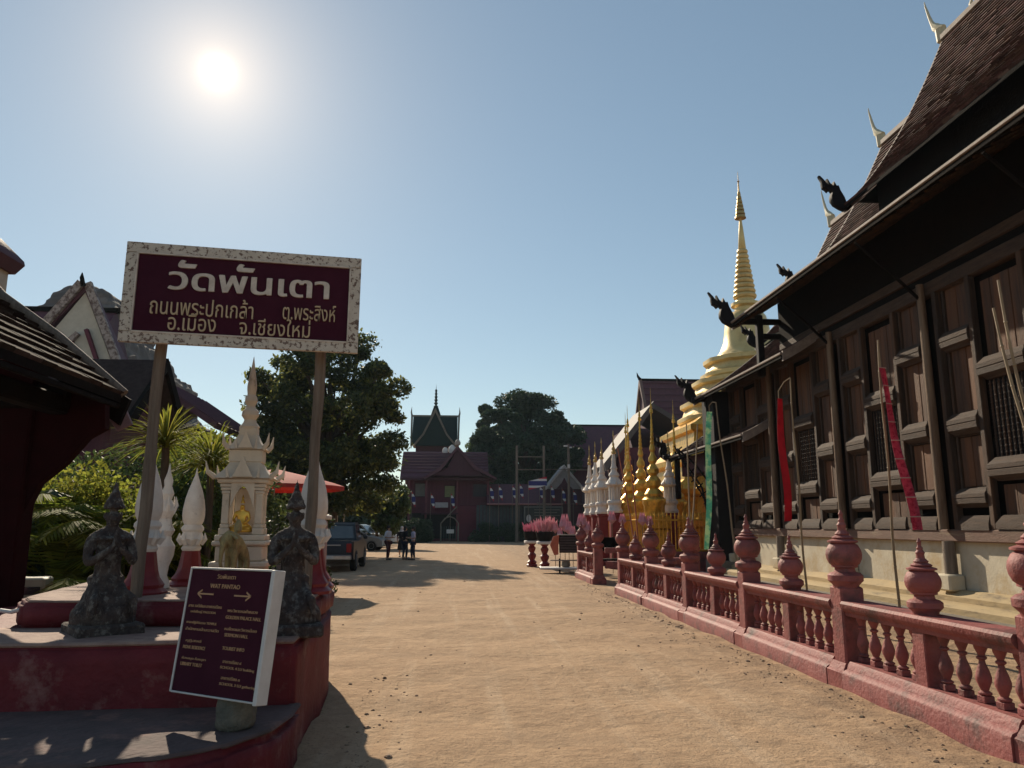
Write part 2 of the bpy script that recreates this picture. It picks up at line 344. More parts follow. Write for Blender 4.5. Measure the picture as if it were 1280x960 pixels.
# ------------------------------------------------------------------ ground
def dirt_material():
    m = bpy.data.materials.new('packed_dirt'); m.use_nodes = True; nt = m.node_tree; N = nt.nodes; L = nt.links
    b = N['Principled BSDF']; b.inputs['Roughness'].default_value = .95; b.inputs['Specular IOR Level'].default_value = .15
    g = N.new('ShaderNodeTexCoord').outputs['Object']
    def noise(sc, det=8, st=(1, 1, 1), ro=.65):
        mp = N.new('ShaderNodeMapping'); mp.inputs['Scale'].default_value = st; L.new(g, mp.inputs[0])
        n = N.new('ShaderNodeTexNoise'); n.inputs['Scale'].default_value = sc; n.inputs['Detail'].default_value = det; n.inputs['Roughness'].default_value = ro
        L.new(mp.outputs[0], n.inputs['Vector']); return n.outputs[0]
    def ramp(fac, a, b_, ca, cb):
        r = N.new('ShaderNodeValToRGB'); e = r.color_ramp.elements; e[0].position = a; e[1].position = b_; e[0].color = (*ca, 1); e[1].color = (*cb, 1)
        L.new(fac, r.inputs[0]); return r.outputs[0]
    def mix(f, a, b_):
        x = N.new('ShaderNodeMix'); x.data_type = 'RGBA'; L.new(f, x.inputs[0]); L.new(a, x.inputs[6])
        if isinstance(b_, tuple): x.inputs[7].default_value = (*b_, 1)
        else: L.new(b_, x.inputs[7])
        return x.outputs[2]
    c = ramp(noise(.55), .3, .7, (.39, .255, .155), (.53, .362, .225))
    c2 = ramp(noise(6, 10), .35, .68, (.30, .192, .118), (.54, .372, .235)); f = N.new('ShaderNodeValue'); f.outputs[0].default_value = .45
    c = mix(f.outputs[0], c, c2)
    tr = ramp(noise(1.1, 5, (2.2, .09, 1)), .52, .66, (0, 0, 0), (.75, .75, .75)); c = mix(tr, c, (.53, .385, .26))       # wheel-worn lengthwise streaks
    st = ramp(noise(1.6, 10, (1, 1, 1), .75), .63, .70, (0, 0, 0), (.6, .6, .6)); c = mix(st, c, (.24, .15, .095))
    gr = ramp(noise(38, 4), .57, .68, (0, 0, 0), (.8, .8, .8)); c = mix(gr, c, (.22, .145, .095))
    g2 = ramp(noise(13, 9, (1, 1, 1), .8), .58, .66, (0, 0, 0), (.7, .7, .7)); c = mix(g2, c, (.25, .165, .105)); g3 = ramp(noise(21, 7, (.6, 1.6, 1), .75), .60, .68, (0, 0, 0), (.55, .55, .55)); c = mix(g3, c, (.62, .47, .32))
    pt = ramp(noise(.9, 3, (1, 1, 1)), .56, .60, (0, 0, 0), (.35, .35, .35)); c = mix(pt, c, (.33, .23, .15))
    # pairs of wheel tracks running up the yard
    sx = N.new('ShaderNodeSeparateXYZ'); L.new(g, sx.inputs[0]); wob = N.new('ShaderNodeMath'); wob.operation = 'MULTIPLY_ADD'; wob.inputs[1].default_value = 1.3
    L.new(noise(.12, 2), wob.inputs[0]); L.new(sx.outputs[0], wob.inputs[2]); mr = N.new('ShaderNodeMapRange'); mr.inputs[1].default_value = -3; mr.inputs[2].default_value = 5; L.new(wob.outputs[0], mr.inputs[0])
    tr2 = N.new('ShaderNodeValToRGB'); el = tr2.color_ramp.elements; el[0].position = 0; el[0].color = (0, 0, 0, 1); el[1].position = 1; el[1].color = (0, 0, 0, 1)
    for ctr, amp in ((.34, .9), (.52, .85), (.58, .6), (.76, .7), (.27, .6)):
        for dp, a in ((-.016, 0), (-.008, amp), (.008, amp), (.016, 0)): q = el.new(ctr+dp); q.color = (a, a, a, 1)
    br = N.new('ShaderNodeMath'); br.operation = 'MULTIPLY'; L.new(tr2.outputs[0], br.inputs[0]); L.new(ramp(noise(.7, 6), .35, .6, (.15, .15, .15), (1, 1, 1)), br.inputs[1])
    c = mix(br.outputs[0], c, (.66, .50, .345))
    ed = N.new('ShaderNodeValToRGB'); e2 = ed.color_ramp.elements; e2[0].position = .70; e2[0].color = (0, 0, 0, 1); e2[1].position = .845; e2[1].color = (1, 1, 1, 1)      # humus drifted against the balustrade foot
    mr2 = N.new('ShaderNodeMapRange'); mr2.inputs[1].default_value = -3; mr2.inputs[2].default_value = 5; L.new(sx.outputs[0], mr2.inputs[0]); L.new(mr2.outputs[0], ed.inputs[0])
    ml = N.new('ShaderNodeMath'); ml.operation = 'MULTIPLY'; L.new(ed.outputs[0], ml.inputs[0]); L.new(ramp(noise(2.6, 10, (1, .6, 1), .75), .42, .62, (0, 0, 0), (.85, .85, .85)), ml.inputs[1]); c = mix(ml.outputs[0], c, (.22, .15, .10))
    L.new(c, b.inputs['Base Color'])
    vo = N.new('ShaderNodeTexVoronoi'); vo.inputs['Scale'].default_value = 3.4; vo.feature = 'SMOOTH_F1'; vmp = N.new('ShaderNodeMixRGB'); L.new(g, vmp.inputs[1]); nzc = N.new('ShaderNodeTexNoise'); nzc.inputs['Scale'].default_value = 2; L.new(g, nzc.inputs['Vector']); L.new(nzc.outputs[1], vmp.inputs[2]); vmp.inputs[0].default_value = .35; L.new(vmp.outputs[0], vo.inputs['Vector'])
    ad = N.new('ShaderNodeMath'); ad.operation = 'MULTIPLY_ADD'; ad.inputs[1].default_value = .35; L.new(noise(45, 6), ad.inputs[0]); a2 = N.new('ShaderNodeMath'); a2.operation = 'MULTIPLY_ADD'; a2.inputs[1].default_value = .8; L.new(vo.outputs['Distance'], a2.inputs[0]); L.new(noise(9, 10), a2.inputs[2]); L.new(a2.outputs[0], ad.inputs[2])
    bp = N.new('ShaderNodeBump'); bp.inputs['Strength'].default_value = .8; bp.inputs['Distance'].default_value = .05
    L.new(ad.outputs[0], bp.inputs['Height']); L.new(bp.outputs[0], b.inputs['Normal'])
    return m
DIRT = dirt_material()
def ground():
    xs = np.concatenate([[-900, -300, -120, -60, -30, -20], np.arange(-12, 9, .11), [12, 20, 30, 60, 120, 300, 900]])
    ys = np.concatenate([[-300, -60, -15], np.arange(-1, 20, .11), np.arange(20, 60, .4), [70, 90, 130, 200, 400, 1200]])
    X, Y = np.meshgrid(xs, ys)
    Z = gz(X, Y)
    v = np.stack([X, Y, Z], -1).reshape(-1, 3); nx = len(xs); ny = len(ys)
    i = (np.arange(ny-1)[:, None]*nx+np.arange(nx-1)[None]).reshape(-1)
    np_obj('ground', v, np.stack([i, i+1, i+nx+1, i+nx], 1), DIRT, smooth=True, kind='structure')
def gz(X, Y):
    rng = np.random.default_rng(3); Z = np.zeros_like(X)
    for k in range(46):
        w = rng.uniform(.4, 7); a = rng.uniform(0, 6.28); Z += np.sin((X*math.cos(a)+Y*math.sin(a))*w+rng.uniform(0, 6.28))*.0085/(w**.45)
    near = np.clip((45-np.abs(Y))/30, 0, 1)*np.clip((14-np.abs(X+1))/4, 0, 1); return (Z*.5-.010)*near
ground()
def litter():
    rng = np.random.default_rng(5); m = MB()
    for k in range(1500):
        if k < 1100: y = rng.uniform(4.5, 22); x = 3.80-abs(rng.normal())*.28*(1+math.sin(y*2.3)*.6)
        elif k < 1350: x = rng.uniform(-2.6, 3.5); y = rng.uniform(4.5, 25)
        else: y = rng.uniform(4.6, 9); x = -.85+abs(rng.normal())*.25
        s = rng.exponential(.0055)+.003
        a = rng.uniform(0, 6.28); pts = []; g0 = float(gz(np.array(x), np.array(y)))
        for j in range(5): pts.append((x+s*rng.uniform(.7, 1.2)*math.cos(a+j*1.257), y+s*rng.uniform(.7, 1.2)*math.sin(a+j*1.257), 0))
        m.rings([[(p[0], p[1], g0-.006) for p in pts], [(x+(p[0]-x)*.9, y+(p[1]-y)*.9, g0+s*.3) for p in pts], [(x+(p[0]-x)*.4, y+(p[1]-y)*.4, g0+s*.6) for p in pts]])
    tag(part('gravel', m, M('gravel_stone', (.30, .20, .13), (.17, .12, .08), 6, .9, island=.4), kind='stuff'), 'small loose stones and crumbs of earth strewn on the dirt yard', 'gravel')
litter()

# ------------------------------------------------------------------ balustrade
FX = 4.12
TALLP = [(0, .10), (.17, .10), (.17, .16), (.135, .19), (.13, .22)]
def ball_finial(m, c, z0, s, sq=.13, seg=20):
    """turned finial: necked cap, ball, ringed cone and bead spire; height 0.80*s above z0"""
    pr = [(.02, 0), (.13, 0), (.135, .03), (.18, .075), (.18, .13), (.15, .155), (.11, .165), (.10, .205), (.135, .215), (.135, .235),
          (.155, .25), (.178, .30), (.185, .345), (.178, .39), (.15, .445), (.12, .465), (.155, .475), (.155, .492), (.10, .51), (.115, .525),
          (.07, .55), (.078, .565), (.045, .60), (.042, .64), (.05, .66), (.03, .69), (.034, .71), (.02, .73), (.02, .76), (.026, .775), (.004, .82)]
    m.lathe([(r*s, z0+z*s) for r, z in pr], seg, c)
def pillar_mesh():
    m = MB(); m.cbox(-.20, .20, -.17, .17, -.1, .16, .015)
    m.rect_loft([(-.18, .18, -.155, .155, .155), (-.135, .135, -.135, .135, .235)])
    m.cbox(-.125, .125, -.125, .125, .22, .985, .018); ball_finial(m, (0, 0), .97, .98)
    return m.mesh('pillar', DIRTRED)
def midpost_mesh():
    m = MB(); m.cbox(-.095, .095, -.095, .095, .25, .78, .01); ball_finial(m, (0, 0), .845, .80, seg=18)
    return m.mesh('middle_post', DIRTRED)
def baluster_mesh():
    m = MB(); m.cbox(-.045, .045, -.045, .045, .26, .315, .006)
    m.lathe([(.03, .31), (.05, .325), (.05, .335), (.028, .35), (.038, .375), (.056, .42), (.058, .45), (.045, .50), (.026, .55), (.022, .575), (.038, .588), (.038, .60),
             (.024, .61), (.034, .635), (.048, .665), (.05, .69), (.03, .70)], 12)
    return m.mesh('baluster', DIRTRED)
PM, QM, BM_ = pillar_mesh(), midpost_mesh(), baluster_mesh()
def run(y0, y1, fine, t):
    """plinth and rail of one bay between two pillars, then its balusters"""
    a, b = y0+.165, y1-.165
    pl = MB()
    pl.prism([(-.21, -.1), (-.21, .14), (-.195, .165), (-.15, .185), (-.13, .235), (-.11, .26), (.11, .26), (.13, .235), (.15, .185), (.21, .14), (.21, -.1)], 'y', a-y0, b-y0)
    pl.v = [(x, y+y0, z) for x, y, z in pl.v]; part('plinth', pl, DIRTRED, t)
    ra = MB(); a, b = y0+.125, y1-.125
    ra.prism([(-.10, .70), (-.105, .735), (-.125, .75), (-.15, .785), (-.155, .82), (-.135, .845), (.135, .845), (.155, .82), (.15, .785), (.125, .75), (.105, .735), (.10, .70)], 'y', a, b)
    part('rail', ra, DIRTRED, t)
    ym = (y0+y1)/2
    link('middle_post', QM, t, (0, ym, 0), rz=random.uniform(-.05, .05)+random.choice((0, 1, 2, 3))*math.pi/2).rotation_euler[1] = random.uniform(-.012, .012)
    n = 5
    for h0, h1 in ((y0+.13, ym-.095), (ym+.095, y1-.13)):
        for k in range(n): link('baluster', BM_, t, (random.uniform(-.006, .006), h0+(h1-h0)*(k+.5)/n+random.uniform(-.008, .008), 0), rz=random.choice((0, 1, 2, 3))*math.pi/2+random.uniform(-.08, .08))
Y0 = 5.30; ST = 2.72
t = thing('balustrade', 'long dusty maroon balustrade with ball finials in front of the wooden hall', 'balustrade', (FX, Y0, 0))
jr = random.Random(12)
for i in range(-2, 6):
    link('pillar', PM, t, (jr.uniform(-.008, .008), i*ST, 0), rz=jr.choice((0, math.pi))+jr.uniform(-.02, .02)).rotation_euler[0] = jr.uniform(-.008, .008)
    if i < 5: run(i*ST, (i+1)*ST, 1, t)
# return of the gateway and the farther length
YB = Y0+5*ST+3.3
t = thing('balustrade', 'short farther length of maroon balustrade beyond the gateway gap, beside the dark benches', 'balustrade', (FX, YB, 0))
for i in range(0, 2): link('pillar', PM, t, (0, i*2.9, 0))
run(0, 2.9, 1, t)
for x in (1.55,): link('pillar', PM, t, (x, .1, 0))
lp = MB(); lp.cbox(.2, 1.42, -.06, .06, .42, .62, .01); lp.cbox(.2, 1.42, -.05, .05, .85, 1.0, .01)
part('side_rail', lp, DIRTRED, t)
t = thing('balustrade', 'inward return of the maroon balustrade at the near side of the gateway', 'balustrade', (FX, Y0+5*ST, 0))
link('pillar', PM, t, (1.75, 0, 0)); m = MB(); m.prism([(-.12, .70), (-.15, .8), (-.13, .845), (.13, .845), (.15, .8), (.12, .70)], 'x', .13, 1.62); part('rail', m, DIRTRED, t)
m = MB(); m.prism([(-.2, -.1), (-.2, .14), (-.11, .26), (.11, .26), (.2, .14), (.2, -.1)], 'x', .21, 1.55); part('plinth', m, DIRTRED, t)
for k in range(6): link('baluster', BM_, t, (.25+k*.24, 0, 0))

# ------------------------------------------------------------------ wooden hall
HX = 9.30; CX = 14.6
hall = thing('wooden_hall', 'old dark teak temple hall with panelled wall, barred windows and stacked shingle roofs', 'temple hall', (CX, 14, 0))
def hp(name, mb, mat, label=None, kind=None, smooth=True, fix=True): return part(name, mb, mat, hall, world=True, label=label, kind=kind, smooth=smooth, fix=fix)
def hl(name, me, x, y, z, rz=0): return link(name, me, hall, (x-CX, y-14, z), rz)
WY0, WY1 = 2.65, 25.15; BAY = 3.75
m = MB(); m.box(HX+.08, 2*CX-HX, WY0, 20.9, 1.3, 8.0); m.box(HX+.08, 2*CX-HX, 20.902, WY1, 1.3, 6.3); hp('inner_wall', m, DARKW)
m = MB(); m.box(HX, 2*CX-HX, WY0-.1, WY1+.1, -.1, 1.33); hp('plinth_wall', m, PLINTH)
m = MB(); m.prism([(HX-.30, -.1), (HX-.30, .36), (HX-.22, .40), (HX-.14, .46), (HX+.05, .47), (HX+.05, -.1)], 'y', WY0-.4, WY1+.4); hp('ledge', m, LEDGE)
m = MB(); m.prism([(HX-.62, -.1), (HX-.62, .2), (HX-.55, .255), (HX-.40, .27), (HX-.28, .27), (HX-.28, -.1)], 'y', WY0-.6, WY1+.6); hp('lower_ledge', m, LEDGE)
m = MB(); m.prism([(HX-.95, -.1), (HX-.95, .08), (HX-.9, .10), (HX-.6, .10), (HX-.6, -.1)], 'y', WY0-.8, WY1+.8); hp('bottom_step', m, GREYST)
m = MB(); m.cbox(HX-.13, HX+.15, WY0-.1, WY1+.15, 1.32, 1.545, .02); hp('sill_beam', m, SILLW)
m = MB()
for y in np.arange(WY0, WY1, BAY): pass
m.cbox(HX-.10, HX+.1, WY0, WY1+.1, 6.05, 6.32, .02); hp('wall_plate', m, TEAKH)
m = MB(); m.cbox(HX-.05, HX+.1, WY0, 20.85, 6.5, 6.72, .02); hp('upper_beam', m, TEAKH)
def mold_mesh(w, h, d, name='moulding', mat=None):
    """stepped panel-head moulding with mitred ends, centred, its back at x=0 and its front towards -x"""
    m = MB(); q = w/2
    m.rect_loft([(-d*.35, .02, -q*.86, q*.86, -h/2), (-d*.5, .02, -q*.9, q*.9, -h*.40), (-d*.95, .02, -q, q, -h*.28), (-d, .02, -q, q, -h*.05), (-d*.92, .02, -q*.99, q*.99, -h*.02),
                 (-d, .02, -q, q, .02*h), (-d*.98, .02, -q, q, h*.2), (-d*.62, .02, -q*.93, q*.93, h*.36), (-d*.4, .02, -q*.84, q*.84, h*.5)])
    return m.mesh(name, mat or TEAKH)
def base_mesh(w, h, d):
    m = MB(); q = w/2
    m.rect_loft([(-d, .02, -q, q, -h/2), (-d, .02, -q, q, -h*.1), (-d*.4, .02, -q*.84, q*.84, h/2)]); return m.mesh('base_moulding', TEAKH)
def panel_mesh(w, h, nb=2, name='panel'):
    m = MB()
    for k in range(nb):
        a = -w/2+w*k/nb; m.cbox(-.035-.008*(k % 2), .01, a+.004, a+w/nb-.004, -h/2, h/2, .008)
    return m.mesh(name, TEAKPAN)
def frame_mesh(w, h):
    """raised surround of a panel"""
    m = MB(); b = .055; y, z = w/2, h/2
    a = [(y, -z), (y, z), (-y, z), (-y, -z)]; c = [(y-b, -z+b*.3), (y-b, z-b*.3), (-y+b, z-b*.3), (-y+b, -z+b*.3)]
    m.rings([[(.01, p, q) for p, q in a], [(-.075, p, q) for p, q in a], [(-.07, p, q) for p, q in c], [(.01, p, q) for p, q in c]], closed=True)
    return m.mesh('panel_frame', TEAK)
PW = .74; XF = HX
ML = mold_mesh(.84, .34, .16); MM = mold_mesh(.84, .40, .17); MU = mold_mesh(.84, .38, .16); MBs = base_mesh(.84, .26, .15)
P1 = panel_mesh(.62, .90); P2 = panel_mesh(.62, 1.26, 3); P3 = panel_mesh(.62, .86); FR1 = frame_mesh(.76, .96); FR2 = frame_mesh(.76, 1.3); FR3 = frame_mesh(.76, .86)
WM = mold_mesh(1.14, .40, .18); WB = base_mesh(1.1, .24, .15); WP = panel_mesh(.95, .52, 3); WU = panel_mesh(.95, 1.4, 4)
def lat_mesh():
    m = MB(); pr = [(.014, 0)]
    z = .03
    while z < 1.30: pr += [(.024, z), (.013, z+.035), (.026, z+.06), (.013, z+.085)]; z += .11
    m.lathe(pr+[(.013, 1.36)], 6); return m.mesh('window_bar', TEAK)
LAT = lat_mesh()
stile = MB(); stile.cbox(-.12, .01, -.06, .06, 1.54, 6.06, .012); STM = stile.mesh('stile', TEAK)
stub = MB(); stub.lathe([(.115, .5), (.11, 1.33)], 10); STUB = stub.mesh('stub_post', POSTW)
sb = MB(); sb.cbox(-.19, .13, -.2, .2, .44, .74, .03); SB = sb.mesh('post_footing', PLINTH)
post = MB(); post.lathe([(.088, 1.545), (.078, 4.2), (.072, 6.28)], 12); POST = post.mesh('post', HPOST)
post = MB(); post.lathe([(.088, 1.545), (.078, 4.2), (.072, 6.2)], 12); POST2 = post.mesh('short_post', HPOST)
def strut_mesh():
    m = MB(); m.tube([(0, 0, 5.95), (-.5, 0, 6.45), (-1.25, 0, 7.12)], [.035, .03, .03], 6); return m.mesh('eave_strut', DARKW)
STRUT = strut_mesh()
for b in range(7):
    y = WY0+b*BAY
    hl('post', POST if b < 5 else POST2, HX-.20, y, 0); hl('stub_post', STUB, HX-.14, y, 0); hl('post_footing', SB, HX-.14, y, 0)
    if b < 5: hl('eave_strut', STRUT, HX-.2, y, 0)
    if b == 6: break
    for s in (.24, 1.22, 2.53, 3.51): hl('stile', STM, HX, y+s, 0)
    for c in (.73, 3.02):
        hl('base_moulding', MBs, XF, y+c, 1.66)
        for me, z in ((ML, 2.10), (MM, 3.44), (MU, 5.02)): hl('moulding', me, XF, y+c, z)
        for me, z in ((P1, 2.75), (P2, 4.23), (P3, 5.62)): hl('panel', me, XF+.05, y+c, z)
        for me, z in ((FR1, 2.75), (FR2, 4.23), (FR3, 5.62)): hl('panel_frame', me, XF+.05, y+c, z)
    c = 1.875
    hl('base_moulding', WB, XF, y+c, 1.67); hl('panel', WP, XF+.05, y+c, 2.04); hl('moulding', WM, XF, y+c, 2.56); hl('moulding', WM, XF, y+c, 4.32)
    hl('panel', WU, XF+.05, y+c, 5.2)
    for k in range(9): hl('window_bar', LAT, XF-.04, y+c-.44+k*.11, 2.74)
for b in range(6):
    y = WY0+b*BAY+1.875; m = MB(); m.box(HX+.02, HX+.075, y-.5, y+.5, 2.7, 4.16); hp('window_shade_sheet', m, BLACKN)  # solid black sheet behind the bars stands for the unlit interior
# end wall bays (far gable) and the dark door pier by the corner
m = MB(); m.cbox(HX-.62, HX+.1, WY1-.1, WY1+1.1, .45, 6.1, .03); hp('corner_pier', m, BLACKN)
m = MB(); m.cbox(HX-.70, HX+.2, WY1-.2, WY1+1.2, -.1, .5, .03); hp('pier_footing', m, GREYST)
m = MB(); m.box(HX+.1, 2*CX-HX-.1, WY1+.1, WY1+1.2, .4, 5.4); hp('end_wall', m, MAROOND)
# pierced bracket from the pier up to the lowest eave
m = MB()
for k in range(8):
    u = k/7; yy = WY1+1.1+u*.0; x = HX-.62-u*.95; z = 2.3+u*1.75
    m.tube([(x, WY1+.9, z), (x-.14, WY1+.9, z+.30)], .028, 5); m.tube([(x-.14, WY1+.9, z+.05), (x+.12, WY1+.9, z+.26)], .024, 5)
    m.lathe([(.02, z+.1), (.075, z+.14), (.02, z+.18)], 6, (x-.02, WY1+.9))
m.tube([(HX-.62, WY1+.9, 2.0), (HX-.80, WY1+.9, 2.9), (HX-1.62, WY1+.9, 4.2)], [.05, .035, .04], 6)
m.tube([(HX-.62, WY1+.9, 3.2), (HX-1.05, WY1+.9, 3.75), (HX-1.62, WY1+.9, 4.25)], .035, 6)
hp('pierced_bracket', m, BLACKN)

def curve_pts(x0, z0, x1, z1, p, n=40): return [(x0+(x1-x0)*k/n, z0+(z1-z0)*((k/n)*.42+.58*(k/n)**p)) for k in range(n+1)]
def tiles(pts, y0, y1, mat, tw=.20, course=.135, side=1, lift=.028, ext=False):
    """shingle courses laid on the curve pts (x, z), each shingle a thin wedge; side -1 mirrors about the ridge line"""
    L_ = [0.0]
    for a, b in zip(pts, pts[1:]): L_.append(L_[-1]+math.hypot(b[0]-a[0], b[1]-a[1]))
    def at(s):
        s = min(max(s, 0), L_[-1]); i = max(k for k in range(len(L_)) if L_[k] <= s+1e-9); i = min(i, len(pts)-2)
        u = (s-L_[i])/(L_[i+1]-L_[i]); return pts[i][0]+(pts[i+1][0]-pts[i][0])*u, pts[i][1]+(pts[i+1][1]-pts[i][1])*u
    V = []; Fc = []; rd = random.Random(int(y0*10)+5); n = int(L_[-1]/course)
    for i in range(n+1):
        s = i*course; x, z = at(s); x2, z2 = at(min(s+course*1.12, L_[-1])); d = math.hypot(x2-x, z2-z)
        if d < .01: continue
        nx, nz = -(z2-z)/d, (x2-x)/d
        if nz < 0: nx, nz = -nx, -nz
        y = y0-rd.random()*tw*.5
        while y < y1:
            w = tw*rd.uniform(.9, 1.1); a = max(y, y0)+.004; b = min(y+w, y1)-.004; y += w
            if b-a < .02: continue
            h = lift*rd.uniform(.85, 1.2); q = rd.uniform(-.012, .012); o = len(V)
            lo = (x+nx*h-q*(x2-x)/d, z+nz*h-q*(z2-z)/d); lb = (x-nx*.01, z-nz*.01); hi = (x2+nx*.006, z2+nz*.006)
            for yy in (a, b): V += [(lb[0], yy, lb[1]), (lo[0], yy, lo[1]), (hi[0], yy, hi[1])]
            Fc += [(o, o+3, o+4, o+1), (o+1, o+4, o+5, o+2), (o, o+1, o+2), (o+3, o+5, o+4)]
    m = MB(); m.v = [(2*CX-v[0] if side < 0 else v[0], v[1], v[2]) for v in V]; m.f = Fc; return m
def roof(pts, y0, y1, root, mat=TILE, th=.10, both=True, tw=.30, course=.16, lift=.05, trim=TRIM, eave_trim=True, tile_fn=True, fcx=CX):
    for side in ((1, -1) if both else (1,)):
        def X(x): return x if side > 0 else 2*CX-x
        body = MB(); poly = [(X(x), z) for x, z in pts]+[(X(x), z-th) for x, z in reversed(pts)]
        body.prism(poly, 'y', y0, y1); part('roof_deck', body, DARKW, root, world=True)  # soffit kept near black, eave shade put into its colour
        if tile_fn: part('roof_shingles', tiles(pts, y0, y1, mat, tw, course, side, lift), mat, root, world=True, kind='stuff', smooth=False)
        for yy in ((y1, y1+.09), (y0-.09, y0)):
            vb = MB(); out = [(X(x), z+.07) for x, z in pts]+[(X(x), z-.20) for x, z in reversed(pts)]
            vb.prism(out, 'y', *yy); part('verge_board', vb, trim, root, world=True)
        if eave_trim:
            eb = MB(); x, z = pts[0]; eb.cbox(min(X(x-.06), X(x+.0)), max(X(x-.06), X(x)), y0-.05, y1+.05, z-.03, z+.035, .012); part('eave_board', eb, trim, root, world=True)
            eb = MB(); eb.cbox(min(X(x-.03), X(x+.03)), max(X(x-.03), X(x+.03)), y0-.03, y1+.03, z-.13, z-.032, .012); part('eave_fascia', eb, DARKW, root, world=True)
NAGA = [(540, 490), (500, 465), (478, 430), (478, 390), (492, 352), (474, 330), (458, 352), (440, 330), (418, 318), (412, 290), (415, 262), (392, 220), (420, 250), (437, 274), (460, 292),
        (455, 245), (473, 280), (500, 302), (510, 265), (527, 300), (545, 298), (557, 340), (570, 365), (587, 398), (600, 440), (640, 470), (610, 500), (575, 505)]
def naga(x, y, z, s, root, mirror=False):
    m = MB(); pts = [((px-600)*s/270, (455-pz)*s/270) for px, pz in NAGA]
    if mirror: pts = [(-a, b) for a, b in pts]
    cx_ = sum(p[0] for p in pts)/len(pts); cz_ = sum(p[1] for p in pts)/len(pts)
    r = []
    for yy, k in ((-.09, .93), (-.05, 1), (.05, 1), (.09, .93)): r.append([(x+cx_+(a-cx_)*k, y+yy*s, z+cz_+(b-cz_)*k) for a, b in pts])
    m.rings(r); part('serpent_finial', m, BLACKN, root, world=True)
def chofa(x, y, z, s, root):
    c = [(763, 62), (767, 85), (775, 110), (784, 140), (795, 170), (806, 192), (822, 212), (840, 226), (868, 238)]
    m = MB(); m.tube([(x, y+(850-a)*s/170*.9, z+(235-b)*s/170) for a, b in c], [.008*s, .02*s, .028*s, .034*s, .042*s, .058*s, .10*s, .09*s, .06*s], 8)
    m.lathe([(.02*s, z+.02*s), (.12*s, z+.0*s), (.10*s, z-.3*s), (.02, z-.35*s)], 8, (x, y+.02))
    part('chofa', m, CHOFA, root, world=True)
# lower eave roof, three steps
E1 = curve_pts(8.0, 7.42, 11.6, 9.9, 1.3); E2 = curve_pts(8.3, 5.94, 11.8, 8.5, 1.3); E3 = curve_pts(8.45, 4.25, 11.4, 6.2, 1.35)
roof(E1, 1.5, 21.1, hall, tw=.3, course=.2); roof(E2, 18.6, 25.9, hall, tw=.3, course=.2); roof(E3, 22.0, 29.9, hall, tw=.3, course=.2)
U1 = curve_pts(11.0, 10.6, CX, 16.1, 1.7); U2 = curve_pts(11.1, 9.35, CX, 14.55, 1.7); U3 = curve_pts(11.2, 8.3, CX, 13.15, 1.7)
roof(U1, 1.5, 19.9, hall, eave_trim=False); roof(U2, 18.5, 23.5, hall, eave_trim=False); roof(U3, 22.0, 27.3, hall, eave_trim=False)
for (x, z), y, s in ((U1[0], 19.95, 1.0), (U2[0], 23.55, .85), (U3[0], 27.35, .85), (E1[0], 21.15, 1.0), (E2[0], 25.95, .95), (E3[0], 29.95, 1.0)):
    naga(x+.1, y, z+.05, s, hall); naga(2*CX-x-.1, y, z+.05, s, hall, True)
for (x, z), y in ((U1[-1], 20.0), (U2[-1], 23.6), (U3[-1], 27.4)): chofa(x, y, z+.4, 1.35, hall)
m = MB()
for pts, a, b in ((U1, 1.5, 19.95), (U2, 19, 23.5), (U3, 23, 27.3)): m.cbox(CX-.12, CX+.12, a, b, pts[-1][1]-.05, pts[-1][1]+.16, .03)
hp('ridge_cap', m, TRIM)
orn = MB(); orn.tube([(0, 0, 0), (0, .05, .14), (0, .0, .25), (0, .09, .40)], [.05, .06, .035, .006], 6); ORN = orn.mesh('ridge_ornament', CHOFA)
for k in range(14): hl('ridge_ornament', ORN, CX, 18.6-k*.75, 16.2)
# clerestory between the roofs, gable boards, open porch posts under the eave ends
m = MB(); m.box(11.5, 2*CX-11.5, 2.0, 19.0, 7, 10.9); m.box(11.7, 2*CX-11.7, 19.002, 22.5, 6, 9.7); m.box(11.75, 2*CX-11.75, 22.502, 26.3, 5, 8.6); hp('clerestory', m, DARKW)
for pts, y in ((U1, 19.2), (U2, 22.9), (U3, 26.6)):
    m = MB(); poly = [(x, z-.2) for x, z in pts]+[(2*CX-x, z-.2) for x, z in reversed(pts[:-1])]; m.prism(poly, 'y', y-.1, y); hp('gable_board', m, DARKW)
m = MB(); 
for y, z1 in ((20.9, 7.35), (25.7, 5.85), (29.6, 4.2)):
    m = MB(); m.cbox(8.62, 8.80, y-.1, y+.1, z1-1.55, z1+.25, .02); hp('hanging_post', m, BLACKN)
    m = MB(); m.cbox(8.15, 11.2, y-.07, y+.07, z1-.02, z1+.14, .02); hp('tie_beam', m, BLACKN)
for y, z in ((20.9, 6.9), (25.7, 5.42)): m = MB(); m.cbox(8.805, 11.2, y-.08, y+.08, z, z+.15, .01); hp('tie_beam', m, BLACKN)
m = MB(); 
for k in range(46): y = 1.8+k*.42; m.tube([(8.05, y, 7.30), (9.3, y, 7.98), (11.0, y, 9.2)], .03, 4)
hp('rafter', m, TEAK, kind='stuff')
m = MB(); m.box(9.3, 9.38, WY0, 20.9, 6.3, 7.95); hp('frieze_boards', m, DARKW)  # under-eave shade put into the board colour
m = MB(); m.box(9.3, 9.378, 20.904, 25.1, 6.32, 6.45); hp('frieze_boards', m, DARKW)
m = MB(); m.cbox(HX-.45, HX+.2, 26.0, 29.5, 3.5, 4.2, .02); m.box(11, 2*CX-11, 26.36, 29.0, 0, 5.2); hp('porch_wall', m, MAROOND)
